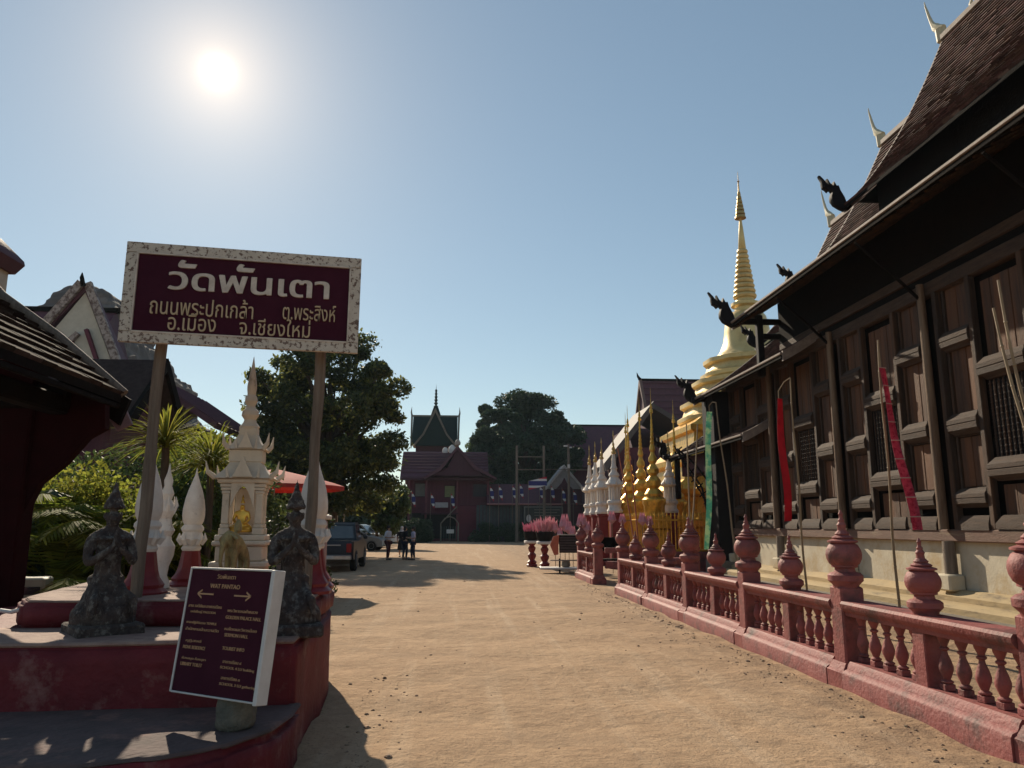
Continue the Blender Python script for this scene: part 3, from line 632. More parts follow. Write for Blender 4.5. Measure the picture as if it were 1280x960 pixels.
# ------------------------------------------------------------------ golden chedi
CHX, CHY = 14.85, 37.2
ch = thing('chedi', 'tall gilded bell-shaped chedi with ringed spire behind the wooden hall', 'chedi', (CHX, CHY, 0))
def redent(w, z, k=.16):
    """square with stepped corners"""
    a = w; b = w*(1-k); c = w*(1-2*k)
    q = [(a, -c), (a, c), (b, c), (b, b), (c, b), (c, a)]
    pts = []
    for r in range(4):
        co, si = [(1, 0), (0, 1), (-1, 0), (0, -1)][r]
        for x, y in [(a, c), (b, c), (b, b), (c, b), (c, a)]: pts.append((x*co-y*si, x*si+y*co, z))
    return pts
def tiers(m, lst, k=.16): m.rings([redent(w, z, k) for w, z in lst])
m = MB(); tiers(m, [(5.6, -.1), (5.6, .5), (5.35, .6), (5.35, 1.5), (5.6, 1.6), (5.6, 1.85), (5.2, 2.0), (4.9, 2.2)]); part('base', m, GOLD, ch)
m = MB(); tiers(m, [(4.9, 2.2), (4.7, 2.9), (4.95, 3.0), (5.05, 3.25), (4.9, 3.4), (4.5, 3.7), (4.4, 4.3), (4.65, 4.45), (4.65, 4.7), (4.3, 4.9), (3.9, 5.25), (3.8, 5.9), (4.0, 6.0), (4.0, 6.25), (3.7, 6.4), (3.3, 6.7)]); part('lower_tiers', m, GOLD, ch)
m = MB()
pr = []
z = 6.6; r = 3.55
for k in range(3):
    pr += [(r, z), (r+.12, z+.12), (r+.12, z+.3), (r-.15, z+.45), (r-.25, z+.75), (r-.05, z+.85), (r-.05, z+1.05)]; z += 1.12; r -= .62
pr += [(1.75, z), (1.65, z+.15)]
m.lathe(pr, 12, rot=.26); part('upper_tiers', m, GOLDP, ch)
m = MB(); m.lathe([(1.75, 10.0), (1.62, 10.1), (1.4, 10.35), (1.22, 10.8), (1.14, 11.3), (1.08, 11.8), (.98, 12.15), (.8, 12.38), (.62, 12.45)], 28); part('bell', m, GOLDP, ch)
m = MB(); m.lathe([(.55, 12.4), (.55, 12.65), (.72, 12.75), (.72, 12.9), (.5, 13.0), (.46, 13.15)]+[q for k in range(10) for q in ((.56-.034*k, 13.18+k*.27), (.60-.035*k, 13.28+k*.27), (.55-.034*k, 13.38+k*.27), (.44-.031*k, 13.41+k*.27))]+[(.2, 15.9), (.12, 16.9), (.05, 17.6)], 20); part('spire', m, GOLDP, ch)
m = MB(); z = 17.55
pu = []
for k in range(7): pu += [(.30-.035*k, z), (.25-.03*k, z+.16), (.13-.013*k, z+.17)]; z += .22
pu += [(.04, z), (.03, z+.5), (.07, z+.55), (.02, z+.6), (.01, z+1.1)]
m.lathe(pu, 12); part('tiered_umbrella', m, GOLDD, ch)
# small gilded spires on the near side of the base
def small_chedi(s=1.0):
    m = MB(); m.lathe([(.62, 2.0), (.62, 2.35), (.70, 2.45), (.70, 2.6), (.55, 2.7)], 8, rot=.39)
    m.lathe([(.5, 2.65), (.56, 2.8), (.42, 2.95), (.30, 3.02), (.44, 3.12), (.46, 3.3), (.3, 3.45), (.22, 3.5), (.34, 3.6), (.34, 3.75), (.2, 3.88), (.16, 3.95), (.26, 4.05), (.25, 4.18), (.14, 4.3), (.12, 4.4),
             (.18, 4.48), (.16, 4.6), (.10, 4.7)]+[q for k in range(6) for q in ((.11-.01*k, 4.72+k*.17), (.125-.012*k, 4.78+k*.17), (.09-.01*k, 4.84+k*.17))]+[(.05, 5.9), (.12, 5.92), (.09, 6.05), (.05, 6.07), (.08, 6.12), (.05, 6.25), (.02, 6.3), (.015, 6.7), (.004, 6.9)], 14)
    return m
sc0 = small_chedi(); me_sc = sc0.mesh('spire', GOLD)
pl = MB(); pl.cbox(-.6, .6, -.6, .6, -.1, 1.5, .04); pl.cbox(-.7, .7, -.7, .7, 1.5, 2.0, .05); me_pl = pl.mesh('pedestal', GOLD)
for k, (x, y) in enumerate(((7.55, 28.9), (7.6, 31.0), (7.6, 33.2), (9.2, 31.6), (8.0, 35.4))):
    t = thing('small_gilded_spire', ['small gilded ringed spire nearest the hall roof, in the row before the chedi', 'small gilded ringed spire standing in the middle of the row before the chedi',
              'small gilded ringed spire nearest the white lantern shrines, before the chedi', 'small gilded ringed spire whose tip shows just left of the hall eave finial',
              'small gilded ringed spire farthest back, behind the front row of gilded spires'][k], 'small chedi', (x, y, 0), 0, 'small gilded spires before the chedi')
    link('spire', me_sc, t).scale = (.64, .64, 1); link('pedestal', me_pl, t).scale = (.72, .72, 1)
# gilt railing round the chedi
gr = thing('gilt_railing', 'bright gold railing of thin upright bars round the foot of the chedi', 'railing', (6.9, 28, 0))
bar = MB(); bar.lathe([(.022, .75), (.022, 1.95), (.04, 1.98), (.004, 2.12)], 5); BAR = bar.mesh('railing_bar', GOLD)
for k in range(70): link('railing_bar', BAR, gr, (0, k*.15, 0))
for k in range(60): link('railing_bar', BAR, gr, (.12+k*.15, 0, 0))
m = MB(); m.cbox(-.05, .05, -.1, 10.6, .7, .78, .01); m.cbox(-.05, .05, -.1, 10.6, 1.8, 1.86, .01); m.cbox(.05, 9, -.05, .05, .7, .78, .01); m.cbox(.05, 9, -.05, .05, 1.8, 1.86, .01); part('railing_frame', m, GOLD, gr)
m = MB(); m.cbox(-.12, .12, -.2, 10.7, -.1, .7, .03); m.cbox(.12, 9, -.12, .12, -.1, .7, .03); part('railing_base', m, DIRTRED, gr)
# white lantern shrines on maroon pillars
def lantern_meshes():
    a = MB(); a.cbox(-.26, .26, -.26, .26, -.1, .25, .02); a.cbox(-.2, .2, -.2, .2, .2, 2.1, .02); a.cbox(-.25, .25, -.25, .25, 2.02, 2.12, .02)
    b = MB(); b.lathe([(.36, 2.12), (.38, 2.2), (.30, 2.3), (.30, 2.42), (.37, 2.5), (.36, 2.58), (.27, 2.62)], 8, rot=.39)
    for q in range(8): b.tube([(.24*math.cos(q*.785+.39), .24*math.sin(q*.785+.39), 2.6), (.24*math.cos(q*.785+.39), .24*math.sin(q*.785+.39), 3.15)], .042, 6)
    b.lathe([(.13, 2.6), (.13, 3.15)], 8)
    b.lathe([(.28, 3.12), (.42, 3.18), (.44, 3.22), (.36, 3.3), (.26, 3.42), (.20, 3.5), (.26, 3.56), (.24, 3.62), (.15, 3.72), (.14, 3.8), (.17, 3.84), (.11, 3.95), (.09, 4.2), (.06, 4.42)], 8, rot=.39)
    for q in range(8): b.tube([(.40*math.cos(q*.785), .40*math.sin(q*.785), 3.2), (.47*math.cos(q*.785), .47*math.sin(q*.785), 3.3), (.44*math.cos(q*.785), .44*math.sin(q*.785), 3.42)], [.03, .025, .006], 4)
    c = MB(); c.lathe([(.05, 4.4), (.10, 4.44), (.08, 4.52), (.05, 4.54), (.075, 4.6), (.05, 4.7), (.03, 4.72), (.05, 4.78), (.02, 4.86), (.015, 5.1), (.035, 5.12), (.004, 5.35)], 8)
    return a.mesh('pillar', REDBASE), b.mesh('lantern', WHITEPT), c.mesh('gilt_tip', GOLDD)
LA, LB, LC = lantern_meshes()
wl = [(6.25, 29.9, 'nearest of its row'), (6.25, 32.4, 'second of its row'), (6.25, 33.9, 'third of its row'), (6.25, 35.4, 'farthest of its row'),
      (8.45, 29.9, 'alone under the hall eave'), (6.9, 33.1, 'half hidden beside the gilded spires')]
for x, y, s in wl:
    t = thing('lantern_shrine', 'white lantern shrine on a dark red pillar, '+s, 'shrine', (x, y, 0), 0, 'white lantern shrines round the chedi')
    link('pillar', LA, t); link('lantern', LB, t).scale = (.84, .84, 1); link('gilt_tip', LC, t)

# ------------------------------------------------------------------ entrance pedestal
C4, S4 = math.cos(YAW), math.sin(YAW)
pf = thing('stepped_pedestal', 'stepped red-painted masonry pedestal with worn edges under the name sign', 'pedestal', (-1.12, 5.9, 0), YAW*.6)
def rough_block(name, poly, z0, z1, mat, bev=.035, disp=.018, lab=None):
    me = bpy.data.meshes.new('tmp'); mb = MB(); mb.prism(poly, 'z', z0, z1); me.from_pydata(mb.v, [], mb.f)
    bm = bmesh.new(); bm.from_mesh(me); bmesh.ops.recalc_face_normals(bm, faces=bm.faces)
    bmesh.ops.bevel(bm, geom=[e for e in bm.edges], offset=bev, segments=3, affect='EDGES'); bmesh.ops.triangulate(bm, faces=[f for f in bm.faces if len(f.verts) > 4])
    for _ in range(4):
        bmesh.ops.subdivide_edges(bm, edges=[e for e in bm.edges if e.calc_length() > .14], cuts=1, use_grid_fill=True)
    rd = random.Random(3)
    from mathutils import noise as mn
    for v in bm.verts:
        n = mn.noise_vector(v.co*3.1)*disp+mn.noise_vector(v.co*9)*disp*.35; v.co += n
    bm.to_mesh(me); bm.free(); me.name = name; me.materials.append(mat)
    me.polygons.foreach_set('use_smooth', [True]*len(me.polygons))
    o = link(name, me, pf); 
    if lab: o['label'] = lab
    return o
rough_block('middle_tier', [(-4.2, .0), (.0, .0), (.03, 1.6), (.0, 2.35), (-.16, 3.2), (-.5, 3.5), (-4.2, 3.5)], -.1, .775, REDWALL)
rough_block('middle_top', [(-4.18, .02), (-.02, .02), (-.01, 1.0), (-4.18, 1.0)], .765, .79, PALECON, .008, .010)
rough_block('upper_tier', [(-1.95-.15, .92), (-.02, .92), (.02, 2.3), (-.16, 3.15), (-.5, 3.4), (-2.8, 3.4), (-2.55, 1.35), (-2.35, .98)], .78, .985, REDWALL, .03, .012)
rough_block('upper_top', [(-2.08, .95), (-.04, .95), (0, 2.28), (-.18, 3.13), (-.5, 3.37), (-2.76, 3.37), (-2.5, 1.37), (-2.3, 1.0)], .98, 1.0, PALECON, .008, .006)
low = [(-4.3, .05), (-4.3, -1.0), (-1.6, -1.35), (-1.0, -1.38), (-.55, -1.28), (-.22, -1.05), (-.03, -.7), (.04, -.3), (.05, .05)]
rough_block('front_step', low, -.1, .33, REDWALL, .05, .02)
rough_block('step_top', [(x*.985, y*.965+.02) for x, y in low], .325, .35, M('worn_concrete', (.075, .055, .052), (.13, .085, .08), 4, .9, .6, c3=(.22, .12, .10), s3=2.5, t3=.6), .01, .008)

# ------------------------------------------------------------------ praying stone figures
def praying(mirror=1, sc=1.0):
    """kneeling figure in the round, facing -y; sits upright on its knees, palms joined at the chest"""
    J = dict(pel=(0, .05, .36, (.17, .14)), bel=(0, .03, .52, (.135, .11)), che=(0, .0, .70, (.165, .12)), nk0=(0, 0, .82, (.10, .085)), nk=(0, -.01, .88, (.055, .055)), hd=(0, -.03, .97, (.085, .09)), hd2=(0, -.03, 1.04, (.08, .085)))
    E = [('pel', 'bel'), ('bel', 'che'), ('che', 'nk0'), ('nk0', 'nk'), ('nk', 'hd'), ('hd', 'hd2')]
    for s, q in ((-1, 'l'), (1, 'r')):
        J.update({q+'sh': (s*.205, .01, .77, .07), q+'el': (s*.24, -.08, .55, .055), q+'fa': (s*.14, -.20, .62, .042), q+'wr': (s*.035, -.25, .70, .034), q+'ha': (s*.018, -.245, .76, (.02, .034)), q+'fi': (s*.010, -.235, .86, (.012, .022)),
                  q+'hip': (s*.10, .02, .30, .12), q+'kn': (s*.14, -.26, .13, .105), q+'sn': (s*.13, -.02, .09, .10), q+'ft': (s*.10, .26, .09, .07)})
        E += [('nk0', q+'sh'), (q+'sh', q+'el'), (q+'el', q+'fa'), (q+'fa', q+'wr'), (q+'wr', q+'ha'), (q+'ha', q+'fi'), ('pel', q+'hip'), (q+'hip', q+'kn'), (q+'kn', q+'sn'), (q+'sn', q+'ft')]
    ex = MB()
    ex.lathe([(.085, 1.055), (.115, 1.06), (.12, 1.075), (.10, 1.09), (.085, 1.12), (.095, 1.13), (.07, 1.15), (.05, 1.19), (.06, 1.20), (.035, 1.22), (.025, 1.28), (.004, 1.34)], 16, (0, -.03))
    ex.lathe([(.018, .93), (.03, .955), (.018, .99)], 8, (0, -.125)); ex.lathe([(.02, .95), (.028, .98), (.02, 1.03)], 6, (-.09, -.02), sx=.6); ex.lathe([(.02, .95), (.028, .98), (.02, 1.03)], 6, (.09, -.02), sx=.6)
    for s in (-1, 1): ex.tube([(s*.012, -.238, .72), (s*.010, -.24, .82), (s*.008, -.235, .90)], [.017, .016, .006], 6)
    ex.lathe([(.15, .80), (.20, .79), (.205, .77), (.16, .75)], 20, (0, 0), sx=1.05, sy=.8)            # collar
    ex.lathe([(.16, .44), (.19, .42), (.19, .38), (.16, .36)], 20, (0, .04), sy=.85)                    # belt
    ex.lathe([(.33, .0), (.33, .09), (.31, .13), (.25, .2), (.17, .36), (.15, .4)], 18, (0, .02), sy=1.0)   # spread skirt
    for s in (-1, 1): ex.tube([(s*.12, -.1, .33), (s*.2, -.33, .22), (s*.22, -.36, .08)], [.03, .05, .02], 6)
    return skin_mb(J, E, 2, .013, ex, 2)
pm_ = praying()
pm_ = remesh_mb(pm_, .014, 1, .02, .05)
stat = pm_.mesh('figure', STONE)
pb = MB(); pb.cbox(-.36, .36, -.40, .36, -.02, .10, .02); PBM = pb.mesh('base_slab', STONE)
for px, py, Y, rz, lab, s in ((127, 795, 6.45, R(38), 'weathered dark stone praying figure kneeling at the left, before the dark bushes', .93), (362, 792, 6.38, R(14), 'weathered dark stone praying figure kneeling at the right, beside the tilted board', .93)):
    c = P(px, py, Y)
    t = thing('praying_statue', lab, 'statue', (c.x, Y, .785), rz, 'kneeling praying stone figures')
    o = link('figure', stat, t, (0, 0, .07)); o.scale = (s*.76, s*.76, s*.90); o2 = link('base_slab', PBM, t); o2.scale = (.66, .66, .8)

# ------------------------------------------------------------------ lotus bud posts
def bud(s=1):
    r = MB(); r.lathe([(.23, 0), (.235, .03), (.19, .07), (.20, .10), (.15, .17), (.13, .24), (.115, .33), (.10, .43)], 8, rot=.39)
    w = MB(); w.lathe([(.10, .42), (.115, .45), (.095, .49), (.13, .53), (.155, .56), (.12, .60), (.11, .64), (.13, .67), (.125, .70), (.10, .73), (.12, .77), (.13, .84), (.128, .92), (.11, 1.03), (.085, 1.13), (.05, 1.23), (.018, 1.33), (.003, 1.42)], 16)
    for k in range(10):
        a = k*.628; w.tube([(.11*math.cos(a), .11*math.sin(a), .50), (.155*math.cos(a), .155*math.sin(a), .56), (.15*math.cos(a), .15*math.sin(a), .63)], [.03, .03, .005], 5)
    return r.mesh('bell_foot', REDBASE), w.mesh('lotus_bud', WHITEPT)
RB, WB2 = bud()
for x, y, lab, s in ((-2.80, 7.4, 'white lotus bud post on red bell foot, just behind the left stone figure', .91), (-2.72, 8.4, 'white lotus bud post on a red bell foot, slender one left of the spirit house', .86), (-1.33, 7.45, 'white lotus bud post on a red bell foot, behind the right stone figure', .93),
                     (-1.40, 8.05, 'white lotus bud post on a red bell foot, mostly hidden behind the right timber post', .93)):
    t = thing('lotus_bud_post', lab, 'ornamental post', (x, y, .99), 0, 'white and red lotus bud posts on the pedestal'); t.scale = (s, s, s)
    link('bell_foot', RB, t); link('lotus_bud', WB2, t)
m = MB(); m.lathe([(.09, 0), (.12, .02), (.11, .08), (.075, .14), (.09, .24), (.14, .34), (.15, .44), (.10, .5), (.09, .54), (.13, .6), (.09, .66), (.075, .72), (.12, .8), (.10, .86), (.06, .92), (.085, .98), (.05, 1.06), (.06, 1.12), (.025, 1.2), (.004, 1.3)], 14)
for k in range(6): a = k*1.047; m.tube([(.09*math.cos(a), .09*math.sin(a), .78), (.14*math.cos(a), .14*math.sin(a), .86), (.12*math.cos(a), .12*math.sin(a), .95)], [.03, .025, .005], 5)
o = part('carved_urn_post', m, WHITEPT); o.location = (-2.86, 8.0, .99); o.scale = (.72, .72, .95); tag(o, 'white carved urn-shaped spire tucked behind the large left lotus bud', 'ornamental post')

# ------------------------------------------------------------------ spirit house
sh = thing('spirit_house', 'cream plaster spirit house with arched niche and tall pointed spire between the sign posts', 'spirit house', (-2.19, 8.35, .99), R(6))
m = MB(); m.cbox(-.42, .42, -.36, .36, 0, .10, .015); m.cbox(-.36, .36, -.31, .31, .10, .20, .015); m.cbox(-.40, .40, -.35, .35, .20, .26, .015); m.cbox(-.33, .33, -.29, .29, .26, .42, .015); m.cbox(-.38, .38, -.33, .33, .42, .47, .015); m.cbox(-.35, .35, -.3, .3, .47, .53, .012); part('stepped_base', m, WHITEPL, sh)
m = MB()
for sx in (-1, 1):
    for sy in (-1, 1):
        cx_, cy_ = sx*.235, sy*.19
        m.cbox(cx_-.075, cx_+.075, cy_-.07, cy_+.07, .53, .60, .01); m.cbox(cx_-.06, cx_+.06, cy_-.055, cy_+.055, .60, .64, .008); m.cbox(cx_-.05, cx_+.05, cy_-.05, cy_+.05, .64, .98, .008)
        for k in range(3): m.cbox(cx_-.062-.012*k, cx_+.062+.012*k, cy_-.06-.01*k, cy_+.06+.01*k, .95+k*.035, .982+k*.035, .006)
m.cbox(-.16, .16, .12, .16, .53, 1.02, .01)
part('corner_columns', m, WHITEPL, sh)
def arch(y, w, z0, z1, b, n=9):
    """pointed arch with an open niche"""
    m = MB(); out = []
    inn = []
    for k in range(n+1):
        u = k/n*2-1; inn.append((u*w*.46, z0+(1-abs(u)**1.7)*(z1-z0)*.72)); 
    o2 = [(-w/2, z0)]+[(-w/2, z1-.06), (-w*.3, z1), (-w*.12, z1+.03), (0, z1+.13), (w*.12, z1+.03), (w*.3, z1), (w/2, z1-.06), (w/2, z0)]
    # split in vertical strips so the niche stays open
    def topz(x):
        pts = o2[1:-1]
        for (xa, za), (xb, zb) in zip(pts, pts[1:]):
            if xa <= x <= xb: return za+(zb-za)*(x-xa)/(xb-xa+1e-9)
        return z1
    for (xa, za), (xb, zb) in zip(inn, inn[1:]):
        m.prism([(xa, za), (xb, zb), (xb, topz(xb)), (xa, topz(xa))], 'y', y-b, y+b)
    return m
m = arch(-.24, .36, .80, 1.12, .03); part('niche_arch', m, WHITEPL, sh)
m = MB()
def eave(zb, w, h, d=1.0):
    q = []
    for k in range(6):
        u = k/5; q.append((-w*(1-u*.55)*(1-.12*math.sin(u*3.14)), w*(1-u*.55)*(1-.12*math.sin(u*3.14)), -w*.86*(1-u*.55)*(1-.12*math.sin(u*3.14)), w*.86*(1-u*.55)*(1-.12*math.sin(u*3.14)), zb+h*u))
    m.rect_loft(q)
m.cbox(-.36, .36, -.30, .30, 1.06, 1.11, .012); eave(1.11, .44, .20); m.cbox(-.24, .24, -.2, .2, 1.28, 1.42, .012); eave(1.42, .29, .17); m.cbox(-.13, .13, -.12, .12, 1.56, 1.66, .01)
for w, z in ((.42, 1.12), (.27, 1.43)):
    for sx in (-1, 1):
        for sy in (-1, 1): m.tube([(sx*w*.94, sy*w*.8, z), (sx*w*1.15, sy*w*.98, z+.05), (sx*w*1.22, sy*w*1.02, z+.16)], [.035, .03, .005], 5)
        m.tube([(sx*w*.5, -w*.86, z), (sx*w*.55, -w*.9, z+.1)], [.03, .004], 5)
m.prism([(-.14, 1.12), (0, 1.33), (.14, 1.12)], 'y', -.42, -.34); m.prism([(-.1, 1.43), (0, 1.6), (.1, 1.43)], 'y', -.29, -.23)
part('tiered_roof', m, WHITEPL, sh)
m = MB(); m.lathe([(.13, 1.64), (.15, 1.68), (.10, 1.74), (.085, 1.78), (.13, 1.84), (.12, 1.9), (.07, 1.95), (.065, 1.98), (.095, 2.04), (.085, 2.1), (.06, 2.13), (.07, 2.2), (.072, 2.26), (.055, 2.36), (.035, 2.48), (.015, 2.6), (.003, 2.68)], 12); m.v = [(a, b, 1.64+(c-1.64)*.78) for a, b, c in m.v]; part('spire', m, WHITEPL, sh)
for o in list(sh.children): o.scale = (.70, .70, .99)
sh.scale = (1, 1, 1)
# seated golden figure in the niche
J = dict(p=(0, 0, .07, (.075, .06)), b=(0, 0, .14, (.05, .04)), c=(0, 0, .21, (.065, .045)), n=(0, 0, .265, .022), h=(0, -.005, .30, .036), h2=(0, 0, .335, .03)); E = [('p', 'b'), ('b', 'c'), ('c', 'n'), ('n', 'h'), ('h', 'h2')]
for s, q in ((-1, 'l'), (1, 'r')):
    J.update({q+'s': (s*.075, 0, .235, .026), q+'e': (s*.095, -.02, .15, .02), q+'w': (s*.04, -.075, .10, .016), q+'k': (s*.13, -.04, .04, .04), q+'f': (s*.0+s*.02, -.10, .04, .028)})
    E += [('c', q+'s'), (q+'s', q+'e'), (q+'e', q+'w'), ('p', q+'k'), (q+'k', q+'f')]
ex = MB(); ex.lathe([(.03, .35), (.02, .38), (.012, .40), (.018, .41), (.003, .46)], 8); ex.lathe([(.13, 0), (.14, .02), (.12, .04)], 14, (0, -.02))
o = part('buddha_figure', skin_mb(J, E, 1, .007, ex, 1), GOLD); o.location = (-2.19, 8.27, 1.54); o.scale = (.85, .85, .85); tag(o, 'small seated golden Buddha figure in the niche of the spirit house', 'statue')
# gilded elephant figure kneeling in front
J = dict(b=(.12, 0, .24, (.10, .09)), m=(0, 0, .27, (.12, .10)), f=(-.12, 0, .28, (.10, .09)), h=(-.22, 0, .34, .085), h2=(-.27, 0, .31, .06), t1=(-.31, 0, .20, .035), t2=(-.32, 0, .10, .026), t3=(-.27, 0, .045, .018)); E = [('b', 'm'), ('m', 'f'), ('f', 'h'), ('h', 'h2'), ('h2', 't1'), ('t1', 't2'), ('t2', 't3')]
for s in (-1, 1):
    for a, x in (('A', .14), ('B', -.12)): J.update({a+str(s)+'1': (x, s*.06, .14, .05), a+str(s)+'2': (x, s*.06, .03, .045)}); E += [(('b' if a == 'A' else 'f'), a+str(s)+'1'), (a+str(s)+'1', a+str(s)+'2')]
ex = MB(); ex.lathe([(.0, .36), (.06, .40), (.05, .46), (.02, .5)], 8, (-.02, 0)); ex.tube([(-.2, -.07, .36), (-.17, -.15, .32), (-.17, -.13, .22)], [.03, .05, .02], 6, .4); ex.tube([(-.2, .07, .36), (-.17, .15, .32), (-.17, .13, .22)], [.03, .05, .02], 6, .4)
el = thing('elephant_statue', 'small tarnished golden elephant figure standing in front of the spirit house', 'statue', (-2.06, 7.70, .99), R(60)); el.scale = (.62, .62, .82)
o = part('elephant_body', skin_mb(J, E, 1, .009, ex, 1), M('tarnished_gold', (.42, .32, .14), (.22, .17, .08), 14, .5, .5, metal=.4), el); o.location = (0, 0, .2); o.scale = (1.05, 1.05, 1.25)
m = MB(); m.cbox(-.3, .3, -.16, .16, 0, .2, .02); part('plinth_block', m, WHITEPL, el)

# ------------------------------------------------------------------ name sign on two timbers
def frame_pts(pix, dl, dr):
    """corner directions at camera distances dl (left) and dr (right)"""
    out = []
    for (px, py), d in zip(pix, (dl, dr, dr, dl)):
        xc = (px-640)/F; yc = (480-py)/F; y = math.cos(PITCH)-math.sin(PITCH)*yc; z = math.sin(PITCH)+math.cos(PITCH)*yc; t = d/y
        X = xc*t; out.append(Vector((X*math.cos(YAW)+d*math.sin(YAW), -X*math.sin(YAW)+d*math.cos(YAW), HEYE+z*t)))
    return out
A, B, Cc, D = frame_pts([(158, 302), (453, 325), (446, 442), (150, 428)], 6.55, 6.98)
wv = ((B-A)+(Cc-D))/2; W_ = wv.length; Hh = ((A-D).length+(B-Cc).length)/2; cen = (A+B+Cc+D)/4
rz = math.atan2(wv.y, wv.x); tilt = math.asin(max(-.3, min(.3, wv.z/W_)))
sg = thing('name_sign', 'large maroon name board with cream Thai lettering and ornamented white border on two old timbers', 'sign', (cen.x, cen.y, 0), rz)
def sloc(mb, ox, oz, oy=0):
    ct, st_ = math.cos(tilt), math.sin(tilt)
    mb.v = [((x+ox)*ct-(z+oz)*st_, y+oy, (x+ox)*st_+(z+oz)*ct+cen.z) for x, y, z in mb.v]; return mb
bw = .094*W_/2.02
m = MB(); m.cbox(-W_/2+.01, W_/2-.01, .0, .035, -Hh/2+.01, Hh/2-.01, .004); part('board_back', sloc(m, 0, 0), POSTW, sg)
m = MB(); m.cbox(-W_/2+bw-.01, W_/2-bw+.01, -.012, 0, -Hh/2+bw-.01, Hh/2-bw+.01, .002); part('board_face', sloc(m, 0, 0), SIGNP, sg)
BORD = M('flower_border_paint', (.56, .50, .42), (.46, .40, .33), 9, .6, .1, c3=(.13, .08, .06), s3=26, t3=.55, c3w=.03)
for x0, x1, z0, z1 in ((-W_/2, W_/2, Hh/2-bw, Hh/2), (-W_/2, W_/2, -Hh/2, -Hh/2+bw), (-W_/2, -W_/2+bw, -Hh/2+bw+.002, Hh/2-bw-.002), (W_/2-bw, W_/2, -Hh/2+bw+.002, Hh/2-bw-.002)):
    m = MB(); m.cbox(x0, x1, -.03, .01, z0, z1, .004); part('border_board', sloc(m, 0, 0), BORD, sg)
m = MB()
for x0, x1, z0, z1 in ((-W_/2+bw-.008, W_/2-bw+.008, Hh/2-bw-.010, Hh/2-bw+.004), (-W_/2+bw-.008, W_/2-bw+.008, -Hh/2+bw-.004, -Hh/2+bw+.010), (-W_/2+bw-.004, -W_/2+bw+.010, -Hh/2+bw, Hh/2-bw), (W_/2-bw-.010, W_/2-bw+.004, -Hh/2+bw, Hh/2-bw)): m.box(x0, x1, -.036, -.01, z0, z1)
part('inner_bead', sloc(m, 0, 0), SIGNW, sg)
def px2s(px, py):
    """board coordinates of a photo pixel by the four corners (bilinear is enough)"""
    u = (px-154)/(450-154); tp = 302+23*u; bt = 428+14*u; v = (py-tp)/(bt-tp); return (u-.5)*W_, (.5-v)*Hh
def letters(body, x0, x1, yt, yb, mat, bold, name, parent=sg):
    (a, z1), (b, _) = px2s(x0, yt), px2s(x1, yt); _, z0 = px2s(x0, yb)
    zc = (px2s((x0+x1)/2, (yt+yb)/2+0)[1])
    m = text_mb(body, b-a, abs(z1-z0), .01, bold)
    if body == 'วัดพันเตา':      # short letters under tall curling vowel marks
        h = abs(z1-z0); k = -h/2+h*.735; m.v = [(x+(max(0, z-k)*.5), y, (-h/2+(z+h/2)*.74) if z < k else (-h/2+h*.735*.74+h*.05+(z-k)*1.15)) for x, y, z in m.v]
        m.add([(x+.009, y-.0015, z+.002) for x, y, z in m.v], list(m.f))
    part(name, sloc(m, (a+b)/2, zc, -.02), mat, parent, smooth=False, label='Thai lettering')
letters('วัดพันเตา', 207, 408, 328, 370, SIGNW, .008, 'lettering')
letters('ถนนพระปกเกล้า', 188, 314, 373, 397, SIGNG, .0, 'lettering')
letters('ต.พระสิงห์', 351, 419, 382, 402, SIGNG, .0, 'lettering')
letters('อ.เมือง', 211, 269, 393, 415, SIGNG, .0, 'lettering')
letters('จ.เชียงใหม่', 298, 387, 399, 421, SIGNG, .0, 'lettering')
for (pa, pb, nm) in (((200, 425), (168, 745), 'l'), ((401, 435), (381, 760), 'r')):
    d = 6.75 if nm == 'l' else 7.08
    a = frame_pts([pa]*4, d, d)[0]; b = frame_pts([pb]*4, d, d)[0]; u = (a-b).normalized(); a2 = a+u*.45; k = (b.z-.78)/u.z; b2 = b-u*k
    m = MB(); n = 9; rd = random.Random(4 if nm == 'l' else 9)
    m.tube([b2+(a2-b2)*(i/n)+Vector((rd.uniform(-.008, .008), rd.uniform(-.008, .008), 0)) for i in range(n+1)], [.050+rd.uniform(-.004, .004) for i in range(n+1)], 9)
    m.v = [tuple(Matrix.Rotation(-rz, 3, 'Z') @ (Vector(q)-Vector((cen.x, cen.y, 0)))) for q in m.v]; m.v = [(x, y+.07, z) for x, y, z in m.v]
    part('timber_post', m, POSTW, sg)

# ------------------------------------------------------------------ small tilted direction board on its stone
c0 = P(277, 866, 5.15); 
db = thing('direction_board', 'tilted dark maroon direction board with gold arrows and white side edge, leaning at the pedestal', 'sign board', (c0.x, 5.15, .58), R(1))
BL, _, _, TL = frame_pts([(217, 862)]*3+[(239, 712)], 5.28, 5.28); _, BR, TR, _ = frame_pts([(217, 862), (331, 879), (348, 716), (239, 712)], 4.9, 4.9)
TL += Vector((-.01, .10, 0)); TR += Vector((-.03, .10, 0))
ux = ((BR-BL)+(TR-TL))/2; bwid = ux.length; ux.normalize(); uz = ((TL-BL)+(TR-BR))/2; bh = uz.length; uz.normalize(); uy = ux.cross(uz)*-1; uy = uz.cross(ux); uz = ux.cross(uy)
bc = (BL+BR+TR+TL)/4+Vector((-.03, 0, 0)); bwid *= .94
MT = Matrix((ux, uy, uz)).transposed().to_4x4(); MT.translation = bc
def dpart(name, mb, mat, **k):
    mb.xf(MT); rot = Matrix.Rotation(-R(1), 4, 'Z') @ Matrix.Translation(-Vector((c0.x, 5.15, .58))); mb.xf(rot); return part(name, mb, mat, db, **k)
m = MB(); m.cbox(-bwid/2, bwid/2, 0, .05, -bh/2, bh/2, .004); dpart('board_face', m, SIGNP)
